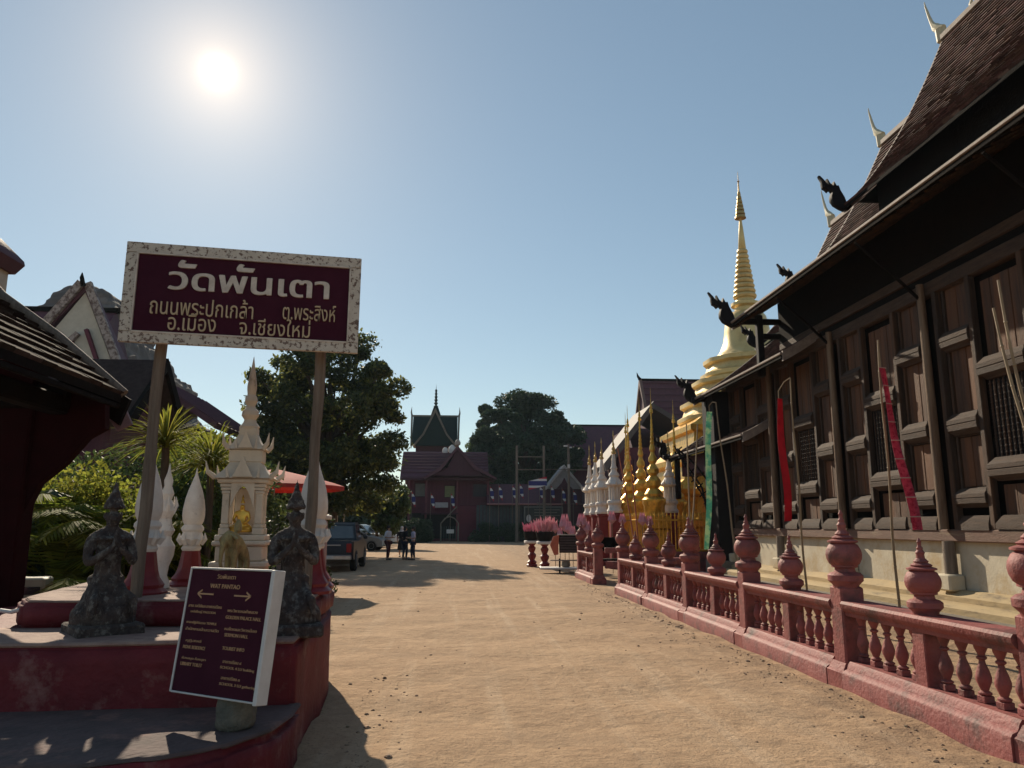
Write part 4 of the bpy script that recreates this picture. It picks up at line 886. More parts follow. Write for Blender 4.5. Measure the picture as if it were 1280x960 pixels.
m = MB(); m.cbox(bwid/2, bwid/2+.032, -.012, .085, -bh/2-.02, bh/2+.012, .004); m.cbox(-bwid/2-.014, -bwid/2, -.006, .05, -bh/2-.01, bh/2+.012, .003); m.cbox(-bwid/2, bwid/2, -.006, .05, bh/2, bh/2+.014, .003); m.cbox(-bwid/2, bwid/2, -.006, .05, -bh/2-.012, -bh/2, .003); dpart('white_edge', m, WFRAME)
BT = M('dull_gold_print', (.55, .32, .17), (.42, .25, .13), 10, .6)
def dtext(body, cx_, w, z, h, bold=.0):
    m = text_mb(body, w*bwid, h*bh, .002, bold); m.v = [(x+(cx_-.5)*bwid, y-.003, zz+(.5-z)*bh) for x, y, zz in m.v]; dpart('lettering', m, BT, smooth=False)
dtext('วัดพันเตา', .46, .23, .055, .038); dtext('WAT PANTAO', .46, .37, .135, .036, .004)
for s in (-1, 1):
    x = .46+s*.33; m = MB(); x0, x1 = (x-.5)*bwid, (x-.5-s*.2)*bwid; z = (.5-.205)*bh
    m.box(min(x0, x1), max(x0, x1), -.004, 0, z-.005, z+.005)
    for q in (-1, 1): m.prism([(x0, z-.004), (x0, z+.006), (x0-s*.04, z+q*.024+.004), (x0-s*.04, z+q*.024-.006)], 'y', -.005, 0)
    dpart('arrow', m, BT, label='gold arrow pointing '+('right' if s > 0 else 'left'))
rows = [('ลาน เจดีย์และอาคารเรียน', .25, .42, .315), ('เจดีย์ใหญ่ PAGODA', .24, .32, .365), ('ศาลาปฏิบัติธรรม TEMPLE', .24, .38, .455), ('สำนักงานเจ้าอาวาสวัด', .26, .42, .505), ('กุฏิสงฆ์', .18, .2, .605), ('MONK RESIDENCE', .2, .28, .655), ('ห้องสมุด ห้องสุขา', .22, .3, .745), ('LIBRARY TOILET', .2, .27, .79),
        ('พระวิหารหอคำหลวง', .72, .36, .335), ('GOLDEN PALACE HALL', .74, .42, .39), ('หอไตรและวิหารน้อย', .73, .38, .48), ('SERMON HALL', .69, .28, .53), ('TOURIST INFO', .68, .26, .635), ('อาคารเรียน ๔', .69, .22, .735), ('SCHOOL 4 LU building', .76, .40, .785), ('อาคารเรียน ๓', .7, .22, .86), ('SCHOOL 3 LU gathering', .79, .42, .91)]
for b_, cx_, w, z in rows: dtext(b_, cx_, w, z-.01, .027)
m = MB(); m.lathe([(.10, 0), (.125, .03), (.125, .16), (.115, .22), (.08, .25)], 12); mm = remesh_mb(m, .02, 1, .03, .08)
o = part('supporting_stone', mm, M('grey_green_stone', (.16, .15, .12), (.09, .09, .075), 12, .95, 1, 40)); c = P(279, 915, 5.12); o.location = (c.x+.03, 5.28, .34); tag(o, 'rough grey stone block holding up the foot of the tilted direction board', 'stone')

# ------------------------------------------------------------------ banners on bamboo poles
BAMB = M('bamboo', (.30, .22, .13), (.20, .14, .08), 4, .6, .3, 20, stretch=(6, 6, .5))
def banner(x, y, top, foot, strip, col, rung, lab, lean=(0, 0), seed=0):
    rd = random.Random(seed)
    base = Vector((foot[0], foot[1], -.05)); tp = Vector(top)
    t = thing('banner_pole', lab, 'banner', (base.x, base.y, 0))
    pts = [base+(tp-base)*(k/10)+Vector((math.sin(k*1.3)*.012, 0, 0)) for k in range(11)]
    m = MB(); m.tube([q-Vector((base.x, base.y, 0)) for q in pts], [.02-.0009*k for k in range(11)], 7)
    for k in range(1, 10): q = pts[k]-Vector((base.x, base.y, 0)); m.lathe([(.012, q.z-.01), (.026-.001*k, q.z), (.012, q.z+.01)], 7, (q.x, q.y))
    part('bamboo_pole', m, BAMB, t)
    if strip:
        a = Vector(strip[0]); b = Vector(strip[1]); w = strip[2]; n = 26; m = MB(); rg = MB()
        hk = MB(); hk.tube([tp-Vector((base.x, base.y, 0)), (tp+a)/2+Vector((0, 0, .1))-Vector((base.x, base.y, 0)), a+Vector((0, 0, .12))-Vector((base.x, base.y, 0)), a-Vector((base.x, base.y, 0))], .008, 5); part('hanging_cord', hk, BAMB, t)
        rs = []
        for k in range(n+1):
            u = k/n; p = a+(b-a)*(u**1.0)+Vector((math.sin(u*7+seed)*.02, math.sin(u*5+seed)*.05*u, 0))-Vector((base.x, base.y, 0))
            an = math.sin(u*4+seed)*.5; dx = Vector((math.cos(an), math.sin(an), 0))*w/2; th = Vector((-math.sin(an), math.cos(an), 0))*.003
            rs.append([p-dx-th, p+dx-th, p+dx+th, p-dx+th])
            if k % 3 == 0 and rung: rg.tube([p-dx*1.12-th*3, p+dx*1.12-th*3], .006, 5)
        m.rings(rs); part('cloth_strip', m, col, t, smooth=False)
        if rung: part('strip_battens', rg, M('pale_batten', (.45, .30, .26), (.35, .22, .2), 8, .7), t)
    return t
CR = M('crimson_cloth', (.34, .010, .022), (.24, .006, .015), 9, .8, transl=.35, bump=.2)
CK = M('rose_cloth', (.42, .06, .10), (.28, .025, .055), 14, .8, transl=.35, bump=.2, c3=(.20, .01, .03), s3=22, t3=.56)
CG = M('jade_cloth', (.16, .42, .33), (.06, .26, .20), 9, .8, transl=.35, c3=(.40, .50, .34), s3=6, t3=.52)
banner(0, 0, (5.2, 8.88, 3.87), (5.35, 9.2), ((5.22, 8.9, 3.52), (5.36, 8.72, 1.56), .105), CK, True, 'rose-red ladder banner on a bamboo pole in front of the panelled wall', seed=1)
banner(0, 0, (5.2, 11.4, 3.88), (5.4, 11.75), ((5.13, 11.7, 3.6), (5.2, 11.8, 1.68), .11), CR, False, 'plain crimson banner hanging from a bamboo pole, middle of the three', seed=2)
banner(0, 0, (5.15, 14.7, 4.02), (5.35, 14.3), ((5.08, 14.9, 3.86), (5.02, 15.2, 1.15), .11), CG, False, 'jade green banner on a bamboo pole before the dark corner of the hall', seed=3)
banner(0, 0, tuple(P(1247, 350, 5.95)), (4.9, 5.9), None, None, 0, 'bare split bamboo pole at the right edge beside the nearest ball finial', seed=4)
banner(0, 0, tuple(P(1241, 385, 6.05)), (4.78, 5.62), None, None, 0, 'bare pale bamboo pole with a crooked tip at the right edge', seed=5)
# ------------------------------------------------------------------ open pavilion at the left edge
PVX, PVY = -5.6, 8.6
pv = thing('pavilion', 'dark timber pavilion with tiled hipped eave at the left edge', 'pavilion', (PVX, PVY, 0))
def vp(name, mb, mat, **k): return part(name, mb, mat, pv, world=True, **k)
ec = P(152, 494, 9.0)      # eave corner
ea = P(0, 376, 9.0)
m = MB(); rdg = [(ec.x, ec.z), (-4.6, ec.z+.62), (ea.x, ea.z), (-6.6, 5.5), (-7.5, 6.5)]
# roof slope facing the yard: profile falls towards +x, runs along y towards the camera
m = MB(); poly = rdg+[(x, z-.09) for x, z in reversed(rdg)]; m.prism(poly, 'y', 4.4, 9.0); vp('roof_deck', m, DARKW)
m = MB(); m.v = []; 
tl = tiles([(x, z) for x, z in rdg], 4.4, 9.0, TILEP, .24, .21, lift=.045)
vp('roof_tiles', tl, TILEP, kind='stuff', smooth=False)
m = MB(); m.tube([(ec.x+.02, 9.02, ec.z+.02)]+[(x, 9.02, z+.06) for x, z in rdg[1:]], [.055, .06, .065, .07, .07], 10); vp('hip_ridge', m, POSTW)
m = MB(); poly = [(ec.x+.08, ec.z-.04), (ec.x-.02, ec.z-.34), (-4.6, ec.z+.2), (-7.4, 6.0), (-7.4, 6.3), (-4.6, ec.z+.5)]; m.prism(poly, 'y', 9.04, 9.1); vp('barge_board', m, DARKW)
m = MB(); m.cbox(ec.x-.04, ec.x-.0, 4.4, 9.0, ec.z-.16, ec.z-.10, .01); vp('fascia_board', m, DARKW)
m = MB(); m.prism([(ec.x-.02, ec.z-.08), (ec.x+.10, ec.z-.32), (ec.x-.06, ec.z-.40), (ec.x-.24, ec.z-.16)], 'y', 9.105, 9.15); vp('board_end', m, M('mauve_board', (.22, .14, .15), (.15, .09, .1), 5, .7))
DKRED = M('near_black_red', (.014, .0025, .003), (.022, .004, .005), 4, .9, spec=.08)
m = MB(); pts = [(-7.2, .9), (-5.02, .9), (-4.98, 2.0), (-4.86, 2.35), (-4.55, 2.62), (-4.35, 2.70), (-4.2, 2.86), (-4.1, 2.95), (-4.6, 3.3), (-7.2, 4.8)]
b_ = P(27, 700, 8.7).x; m.cbox(b_-.42, b_, 8.56, 8.84, 0, 3.4, .02)
vp('corner_post', m, DKRED)
m = MB(); q_ = [P(a_, b2_, 8.7) for a_, b2_ in ((26, 690), (34, 640), (52, 605), (84, 580), (112, 548), (134, 536), (134, 505), (26, 470))]; m.prism([(v_.x, v_.z) for v_ in q_], 'y', 8.64, 8.76); vp('curved_bracket', m, DKRED)
m = MB(); m.cbox(-7.5, -4.2, 8.5, 8.85, 2.85, 3.1, .02); m.cbox(-4.42, -4.22, 4.5, 8.8, 2.8, 3.0, .02); m.cbox(-7.5, -5.3, 8.6, 8.75, 2.25, 2.4, .01); vp('eave_beam', m, DARKW)
m = MB()
for z in (.55, .8, 1.05): m.cbox(-7.3, -5.1, 8.62, 8.70, z, z+.09, .01)
vp('railing', m, POSTW)
m = MB(); m.cbox(-7.6, -4.9, 4.5, 9.0, -.05, .35, .03); vp('floor_slab', m, GREYST)
for k in range(7):
    m = MB(); x = -7.4+k*.36; m.cbox(x, x+.34, 8.9, 8.93, ec.z+.15+max(0, (-4.8-x))*.75-.4, ec.z+.12+max(0, (-4.8-x))*.75, .005); vp('gable_plank', m, DKRED)
m = MB(); m.cbox(-7.3, -6.9, 4.6, 5.0, .3, 5.0, .02); vp('rear_post', m, DKRED)
# beige cabinet and pale hose
c = P(35, 755, 9.6); t = thing('outdoor_cabinet', 'small beige outdoor cabinet with dark vents beside the pavilion floor', 'cabinet', (c.x, 9.6, 0), R(8))
m = MB(); m.cbox(-.24, .20, -.15, .15, 0, 1.02, .02); part('body', m, M('beige_metal', (.36, .33, .24), (.28, .26, .19), 5, .6), t)
for k in range(3): m = MB(); m.cbox(-.02, .16, -.158, -.14, .55+k*.14, .64+k*.14, .005); part('vent', m, GLASS, t)
m = MB(); m.cbox(-.2, .12, -.157, -.14, .15, .4, .005); part('door_panel', m, GREYST, t)
m = MB(); pp = [P(0, 763, 7.0), P(14, 765, 7.0), P(26, 762, 6.95), P(36, 757, 6.9)]; m.tube(pp, .018, 7); o = part('hose', m, WFRAME); tag(o, 'pale hose looping over the left end of the pedestal', 'hose')

# ------------------------------------------------------------------ buildings on the left
a0 = P(100, 352, 35); 
wg = thing('gabled_hall', 'white-gabled hall with dark roof and carved bargeboards behind the pavilion', 'temple hall', (-17.2, 36, 0))
def gp(name, mb, mat, **k): return part(name, mb, mat, wg, world=True, **k)
gx = -17.1; az = 12.55
m = MB(); m.box(-19.8, -15.4, 35.7, 37, 0, 7.8); gp('wall', m, WHITEPL)
m = MB(); m.prism([(gx-2.6, 8.4), (gx, az-.3), (gx+1.7, 8.4)], 'y', 35.5, 36); gp('gable_wall', m, M('pale_plaster_gable', (.55, .52, .44), (.46, .43, .36), 3, .8))
def band(p, q, w, y0, y1, mat, nm):
    m = MB(); d = Vector((q[0]-p[0], 0, q[1]-p[1])).normalized(); n_ = Vector((-d.z, 0, d.x))*w
    m.prism([p, q, (q[0]+n_.x, q[1]+n_.z), (p[0]+n_.x, p[1]+n_.z)], 'y', y0, y1); gp(nm, m, mat)
CARV = M('carved_white_board', (.42, .36, .32), (.30, .25, .23), 9, .8, .6, c3=(.12, .08, .07), s3=6, t3=.52)
band((gx-3.3, 7.9), (gx, az), .34, 35.2, 35.4, CARV, 'bargeboard'); band((gx, az), (gx+2.2, 7.6), .34, 35.2, 35.4, CARV, 'bargeboard')
band((gx-1.7, 8.0), (gx+.0, 10.2), .2, 35.25, 35.45, CARV, 'inner_bargeboard'); band((gx+.2, 10.4), (gx+1.2, 8.0), .16, 35.25, 35.45, MAROON, 'inner_bargeboard')
m = MB(); m.prism([(gx-1.5, 8.9), (gx-.2, 10.3), (gx-.3, 9.4), (gx-1.0, 8.5)], 'y', 35.3, 35.48); gp('gable_panel', m, MAROON)
m = MB(); m.prism([(gx-3.8, 8.0), (gx, az+.05), (gx+2.6, 7.6), (gx+2.4, 7.5), (gx, az-.3), (gx-3.6, 7.8)], 'y', 35.42, 36.4); gp('roof', m, TILER)
# second roof running left from the gable (ridge level with its peak)
m = MB(); m.prism([(34.9, 7.4), (39.5, az-.1), (44, 7.4)], 'x', -34, gx-.3); gp('side_roof', m, TILER)
m = MB(); m.cbox(-34, gx, 39.3, 39.7, az-.2, az+.05, .03); gp('roof_ridge', m, DARKW)
m = MB(); m.tube([(gx, 35.2, az-.1), (gx+.0, 35.0, az+.25), (gx-.05, 35.1, az+.5)], [.12, .1, .02], 6); m.tube([(gx-1.9, 39.5, az-.1), (gx-1.9, 39.5, az+.55)], .04, 5); gp('roof_finial', m, DARKW)
# corner of a tiled wall cap, top left
c = P(-6, 320, 12); t = thing('gate_roof', 'corner of a small maroon roof on a pale pillar at the far left edge', 'roof', (c.x, 12, 0))
m = MB(); m.cbox(-.35, .1, -.25, .25, 0, c.z-.15, .03); part('pillar', m, WHITEPL, t); m = MB(); m.rect_loft([(-.4, .16, -.3, .3, c.z-.2), (-.5, .24, -.4, .4, c.z-.02), (-.5, .22, -.4, .4, c.z+.05), (-.3, .0, -.1, .1, c.z+.32)]); part('roof', m, TILER, t)
# ruined brick chedi
rc = thing('ruined_chedi', 'huge weathered grey brick chedi with broken top rising behind the white gable', 'chedi', (-43.2, 92, 0))
m = MB(); k_ = MB(); w = 8.2; z = 0; rr = []
for i in range(11):
    zz = [0, 9, 9.6, 14, 14.6, 19, 19.5, 22.4, 22.9, 25.6, 26.0][i]; ww = [13, 12.6, 11.4, 11.2, 9.6, 9.2, 7.4, 6.6, 5.4, 4.6, 3.6][i]; rr.append((-ww, ww, -ww, ww, zz))
rr += [(-3.4, 2.9, -3, 3, 28.3), (-2.0, .9, -2, 2, 29.4)]
for q in range(26): z_ = 3+q*.95; w_ = float(np.interp(z_, [r[4] for r in rr], [r[1] for r in rr])); k_.box(-w_-.35, w_+.35, -w_-.35, w_+.35, z_, z_+.42)
k_.rect_loft(rr); me = remesh_mb(k_, .30, 1, .7, 1.6); part('brick_mass', me, M('ruin_brick', (.11, .09, .085), (.07, .058, .056), .5, .95, 1, 3, c3=(.16, .13, .115), s3=.3, t3=.55), rc)
# dark roofed house in front, and a long maroon roof
dh = thing('dark_roofed_house', 'low house with dark tiled gable roof between the bushes and the left timber', 'house', (-10.5, 25, 0))
def dpw(name, mb, mat, par=dh, **k): return part(name, mb, mat, par, world=True, **k)
a, b, c = P(105, 448, 25), P(206, 450, 25), P(222, 512, 25)
m = MB(); m.prism([(22.5, 4.6), (25, b.z), (27.5, 4.6), (27.3, 4.4), (25, b.z-.25), (22.7, 4.4)], 'x', -17, b.x); dpw('roof', m, TILEP)
m = MB(); m.prism([(22.4, 4.6), (25, b.z+.05), (27.6, 4.6), (27.3, 4.35), (25, b.z-.35), (22.7, 4.35)], 'x', b.x, b.x+.12); dpw('bargeboard', m, DARKW)
m = MB(); m.box(-16.6, b.x-.7, 23.2, 26.8, 0, 4.8); dpw('wall', m, MAROOND)
m = MB(); m.prism([(23.2, 4.7), (25, b.z-.3), (26.8, 4.7)], 'x', b.x-.8, b.x-.6); dpw('gable_wall', m, MAROOND)
lr = thing('long_roofed_house', 'long maroon metal-roofed house sloping down behind the palms towards the big tree', 'house', (-19, 45, 0))
a, b = P(215, 480, 45), P(292, 532, 45)
m = MB(); m.prism([(a.x-6, a.z-4), (a.x-.1, a.z), (b.x+.6, b.z-.5), (b.x+.5, b.z-.8), (a.x, a.z-.4), (a.x-6, a.z-4.4)], 'y', 40, 52); dpw('roof', m, TILER, lr)
for k in range(16):
    m = MB(); y = 40.2+k*.75; m.tube([(a.x-.1, y, a.z+.03), (b.x+.6, y, b.z-.46)], .04, 4); dpw('roof_seam', m, TILER, lr)
m = MB(); m.box(a.x-5, b.x-.8, 41, 51, 0, b.z-.6); dpw('wall', m, MAROOND, lr)

# ------------------------------------------------------------------ umbrella
c = P(343, 608, 21); um = thing('market_umbrella', 'wide faded red market umbrella behind the spirit house', 'umbrella', (c.x, 21, 0))
m = MB(); n = 8; r_ = 1.84
rr = []
for k in range(7):
    u = k/6; rr.append([(r_*u*math.cos(j*math.pi/8)*(1 if j % 2 == 0 else .955), r_*u*math.sin(j*math.pi/8)*(1 if j % 2 == 0 else .955), c.z+.46*(1-u)**.85-.0*(j % 2)) for j in range(16)] if u > 0 else [(.01*math.cos(j*math.pi/8), .01*math.sin(j*math.pi/8), c.z+.47) for j in range(16)])
rr += [[(x*1.0, y, z-.10) for x, y, z in rr[-1]], [(x*.985, y*.985, z-.02) for x, y, z in rr[-1]], ]
rr += [[(x*.5, y*.5, c.z+.16) for x, y, z in rr[-1]], [(x*.02, y*.02, c.z+.3) for x, y, z in rr[-1]]]
m.rings(rr); part('canopy', m, M('red_canvas', (.52, .07, .055), (.42, .05, .045), 5, .8, transl=.3), um)
m = MB(); m.lathe([(.03, 0), (.025, c.z+.4), (.04, c.z+.42), (.01, c.z+.5)], 8); part('pole', m, flat('grey_metal', (.3, .3, .3), .4, .6), um)
for k in range(8): m = MB(); m.tube([(0, 0, c.z+.1), (r_*.55*math.cos(k*.785), r_*.55*math.sin(k*.785), c.z+.14)], .008, 4); part('rib', m, flat('grey_metal', (.3, .3, .3)), um)
m = MB(); m.lathe([(.3, 0), (.3, .12), (.05, .2)], 14); part('foot', m, GREYST, um)
# small pale kiosk wall seen under it
c = P(362, 665, 18); t = thing('booth', 'low pinkish booth wall with pale cap under the red umbrella', 'booth', (c.x, 18, 0))
m = MB(); m.cbox(-.7, .8, -.3, .3, 0, 1.75, .02); part('wall', m, M('pinkish_wall', (.40, .28, .27), (.3, .2, .2), 4, .8), t); m = MB(); m.cbox(-.78, .88, -.36, .36, 1.75, 1.85, .02); part('cap', m, WHITEPT, t)

# ------------------------------------------------------------------ plants at the left
def blade_plant(name, label, cat, base, h, n, L, w, seed, mat, droop=.6, stem=.06, group=None, up=.5):
    rng = random.Random(seed); t = thing(name, label, cat, base, 0, group)
    m = MB(); m.tube([(0, 0, -.1), (.03, 0, h*.5), (0, .03, h)], [stem*1.2, stem, stem*.9], 8); part('trunk', m, BARK, t)
    V = []; Fc = []
    for i in range(n):
        a = rng.uniform(0, 6.283); e = rng.uniform(-.2, 1.45); l = L*rng.uniform(.7, 1.1); d = Vector((math.cos(a)*math.cos(e), math.sin(a)*math.cos(e), math.sin(e)*up+up*.3)).normalized()
        s = d.cross(Vector((0, 0, 1))).normalized(); p = Vector((0, 0, h+rng.uniform(-.1, .05))); o = len(V); K = 4
        for k in range(K+1):
            u = k/K; q = p+d*l*u-Vector((0, 0, 1))*droop*l*u*u*rng.uniform(.7, .9); ww = w*(1-u)**.6*(.5+u if u < .5 else 1)
            V += [tuple(q-s*ww), tuple(q+s*ww)]
        for k in range(K): Fc.append((o+2*k, o+2*k+1, o+2*k+3, o+2*k+2))
    m = MB(); m.v = V; m.f = Fc; part('leaf_rosette', m, mat, t, smooth=False, fix=False); return t
def frond_palm(label, base, h, n, L, seed, mat, group=None):
    rng = random.Random(seed); t = thing('palm', label, 'palm', base, 0, group)
    for q in range(4):
        a = q*1.6; m = MB(); m.tube([(.1*math.cos(a), .1*math.sin(a), -.1), (.25*math.cos(a), .25*math.sin(a), h)], [.04, .03], 7); part('stem', m, LEAFD, t)
    for i in range(n):
        a = rng.uniform(0, 6.283); l = L*rng.uniform(.7, 1.1); V = []; Fc = []
        d = Vector((math.cos(a), math.sin(a), rng.uniform(.7, 1.6))).normalized(); p = Vector((.2*math.cos(a), .2*math.sin(a), h*rng.uniform(.6, 1)))
        pts = [p+d*l*(k/9)-Vector((0, 0, 1))*l*.65*(k/9)**2 for k in range(10)]
        m = MB(); m.tube(pts, [.012]*9+[.003], 4)
        for k in range(1, 30):
            u = k/30*9; j = min(int(u), 8); q = pts[j]+(pts[j+1]-pts[j])*(u-j); tg = (pts[j+1]-pts[j]).normalized(); s = tg.cross(Vector((0, 0, 1))).normalized(); ll = .42*math.sin(min(1, k/30+.12)*2.9)*L/1.6+.05
            for sg_ in (-1, 1):
                e = q+s*sg_*ll*.8+tg*ll*.5-Vector((0, 0, .25*ll)); o = tg*.016
                m.add([tuple(q-o), tuple(q+o), tuple((q+e)/2+o*1.2), tuple(e), tuple((q+e)/2-o*1.2)], [(0, 1, 2, 4), (4, 2, 3)])
        part('frond', m, mat, t, smooth=False, fix=False)
    return t
c = P(203, 600, 11); blade_plant('spiky_plant', 'tall spiky-leaved plant with a brown tuft just right of the left timber', 'plant', (c.x, 11, 0), 2.75, 220, .95, .02, 1, LEAFL, .5)
c = P(262, 600, 12); blade_plant('spiky_plant', 'wide spiky-leaved plant with sunlit yellow-green blades left of the spirit house', 'plant', (c.x, 12, 0), 2.55, 260, 1.15, .022, 2, LEAFL, .55)
c = P(240, 650, 13); blade_plant('spiky_plant', 'low spiky-leaved plant behind the slender lotus bud', 'plant', (c.x, 13, 0), 1.3, 150, 1.0, .02, 3, LEAFM, .7)
for k, (px, Y, h, L, lab, mt) in enumerate(((70, 11.5, 1.0, 1.9, 'feathery palm clump beside the pavilion post, low and dense', LEAFL), (118, 12.5, 1.3, 2.1, 'feathery palm clump with one bright arching frond behind the left stone figure', LEAFL), (160, 11.8, 1.2, 1.8, 'feathery palm clump against the foot of the left timber', LEAFL), (95, 10.6, .5, 1.6, 'low feathery palm clump right above the pedestal at the left', LEAFL), (40, 13, 1.6, 1.7, 'feathery palm clump half behind the pavilion post', LEAFM))):
    c = P(px, 700, Y); frond_palm(lab, (c.x, Y, 0), h*1.15, 24, L*1.1, 20+k, mt, 'palm clumps left of the pedestal')
def bush(label, px, Y, w, h, n, seed, mat, size=.05, mat2=None):
    c = P(px, 700, Y); rng = np.random.default_rng(seed); t = thing('bush', label, 'bush', (c.x, Y, 0))
    cl = [(np.array([rng.uniform(-w, w), rng.uniform(-.7, .7), rng.uniform(.2, h)]), (.42, .42, .36)) for _ in range(26)]
    v, f = leaf_cloud(cl, n, size, rng); np_obj('foliage', v, f, mat, t)
    m = MB(); 
    for k in range(9): e = cl[k][0]; m.tube([(e[0]*.3, 0, -.05), (e[0]*.6, e[1]*.4, e[2]*.6), tuple(e)], [.03, .02, .008], 5)
    part('branches', m, BARK, t); return t
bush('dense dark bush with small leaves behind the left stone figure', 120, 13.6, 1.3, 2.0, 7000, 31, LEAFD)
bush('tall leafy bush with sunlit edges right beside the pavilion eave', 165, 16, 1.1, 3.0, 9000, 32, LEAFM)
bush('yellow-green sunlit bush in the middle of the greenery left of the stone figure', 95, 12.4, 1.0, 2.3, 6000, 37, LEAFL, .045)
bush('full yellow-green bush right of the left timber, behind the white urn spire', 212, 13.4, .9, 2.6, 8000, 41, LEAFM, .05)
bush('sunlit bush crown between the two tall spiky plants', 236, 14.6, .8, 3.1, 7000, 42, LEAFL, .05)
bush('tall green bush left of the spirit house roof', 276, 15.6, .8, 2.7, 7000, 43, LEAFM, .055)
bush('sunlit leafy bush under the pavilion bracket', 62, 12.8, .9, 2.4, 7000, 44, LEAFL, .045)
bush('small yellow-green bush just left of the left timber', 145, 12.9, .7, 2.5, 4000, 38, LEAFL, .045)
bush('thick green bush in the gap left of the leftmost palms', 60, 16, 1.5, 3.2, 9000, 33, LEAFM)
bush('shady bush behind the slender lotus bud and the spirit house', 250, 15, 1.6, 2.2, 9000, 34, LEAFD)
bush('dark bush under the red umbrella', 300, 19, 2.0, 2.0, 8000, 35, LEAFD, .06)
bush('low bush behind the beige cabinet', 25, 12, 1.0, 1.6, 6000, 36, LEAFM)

# ------------------------------------------------------------------ trees
c = P(405, 680, 44)
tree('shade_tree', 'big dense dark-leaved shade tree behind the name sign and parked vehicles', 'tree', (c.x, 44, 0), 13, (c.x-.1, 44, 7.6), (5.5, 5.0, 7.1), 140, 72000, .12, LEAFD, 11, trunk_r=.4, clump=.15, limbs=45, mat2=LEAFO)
c = P(655, 660, 96)
tree('shade_tree', 'broad dark tree with lobed crown in the far centre, left of the maroon temple', 'tree', (c.x, 96, 0), 19, (c.x+.2, 96, 11.6), (8.0, 6.5, 8.0), 120, 75000, .22, LEAFF, 12, trunk_r=.45, clump=.18, limbs=30)
c = P(600, 660, 98)
tree('shade_tree', 'smaller lighter green tree at the left flank of the broad central tree', 'tree', (c.x, 98, 0), 10, (c.x+.2, 98, 8.6), (3.4, 3.4, 5.0), 34, 16000, .2, LEAFM, 13, trunk_r=.2, clump=.3)
c = P(470, 660, 58)
tree('garden_tree', 'bright green broad-leaved shrub tree beside the parked silver vehicles', 'tree', (c.x, 58, 0), 4, (c.x, 58, 3.0), (2.6, 2, 2.2), 26, 9000, .16, LEAFM, 14, trunk_r=.12, clump=.34)
c = P(330, 660, 60)
tree('shade_tree', 'dark tree mass low behind the red umbrella', 'tree', (c.x, 56, 0), 7, (c.x, 56, 4.2), (6.5, 3.5, 4.0), 44, 22000, .15, LEAFD, 15, trunk_r=.25, clump=.32)

for px_, Y_, w_, h_, sd_, lab_ in ((300, 72, 7, 5.5, 16, 'dark dense tree closing the view left behind the big shade tree'), (400, 78, 7, 5.0, 17, 'dark low tree closing the view under the big shade tree'), (478, 88, 6, 5.5, 18, 'dark tree left of the maroon house, behind the silver vehicles'), (180, 60, 7, 5.0, 19, 'dark tree behind the palms, under the long maroon roof')):
    c = P(px_, 660, Y_)
    tree('background_tree', lab_, 'tree', (c.x, Y_, 0), h_*1.3, (c.x, Y_, h_*.55), (w_, 3, h_*.62), 46, 20000, .2, LEAFF, sd_, trunk_r=.2, clump=.5, limbs=5)
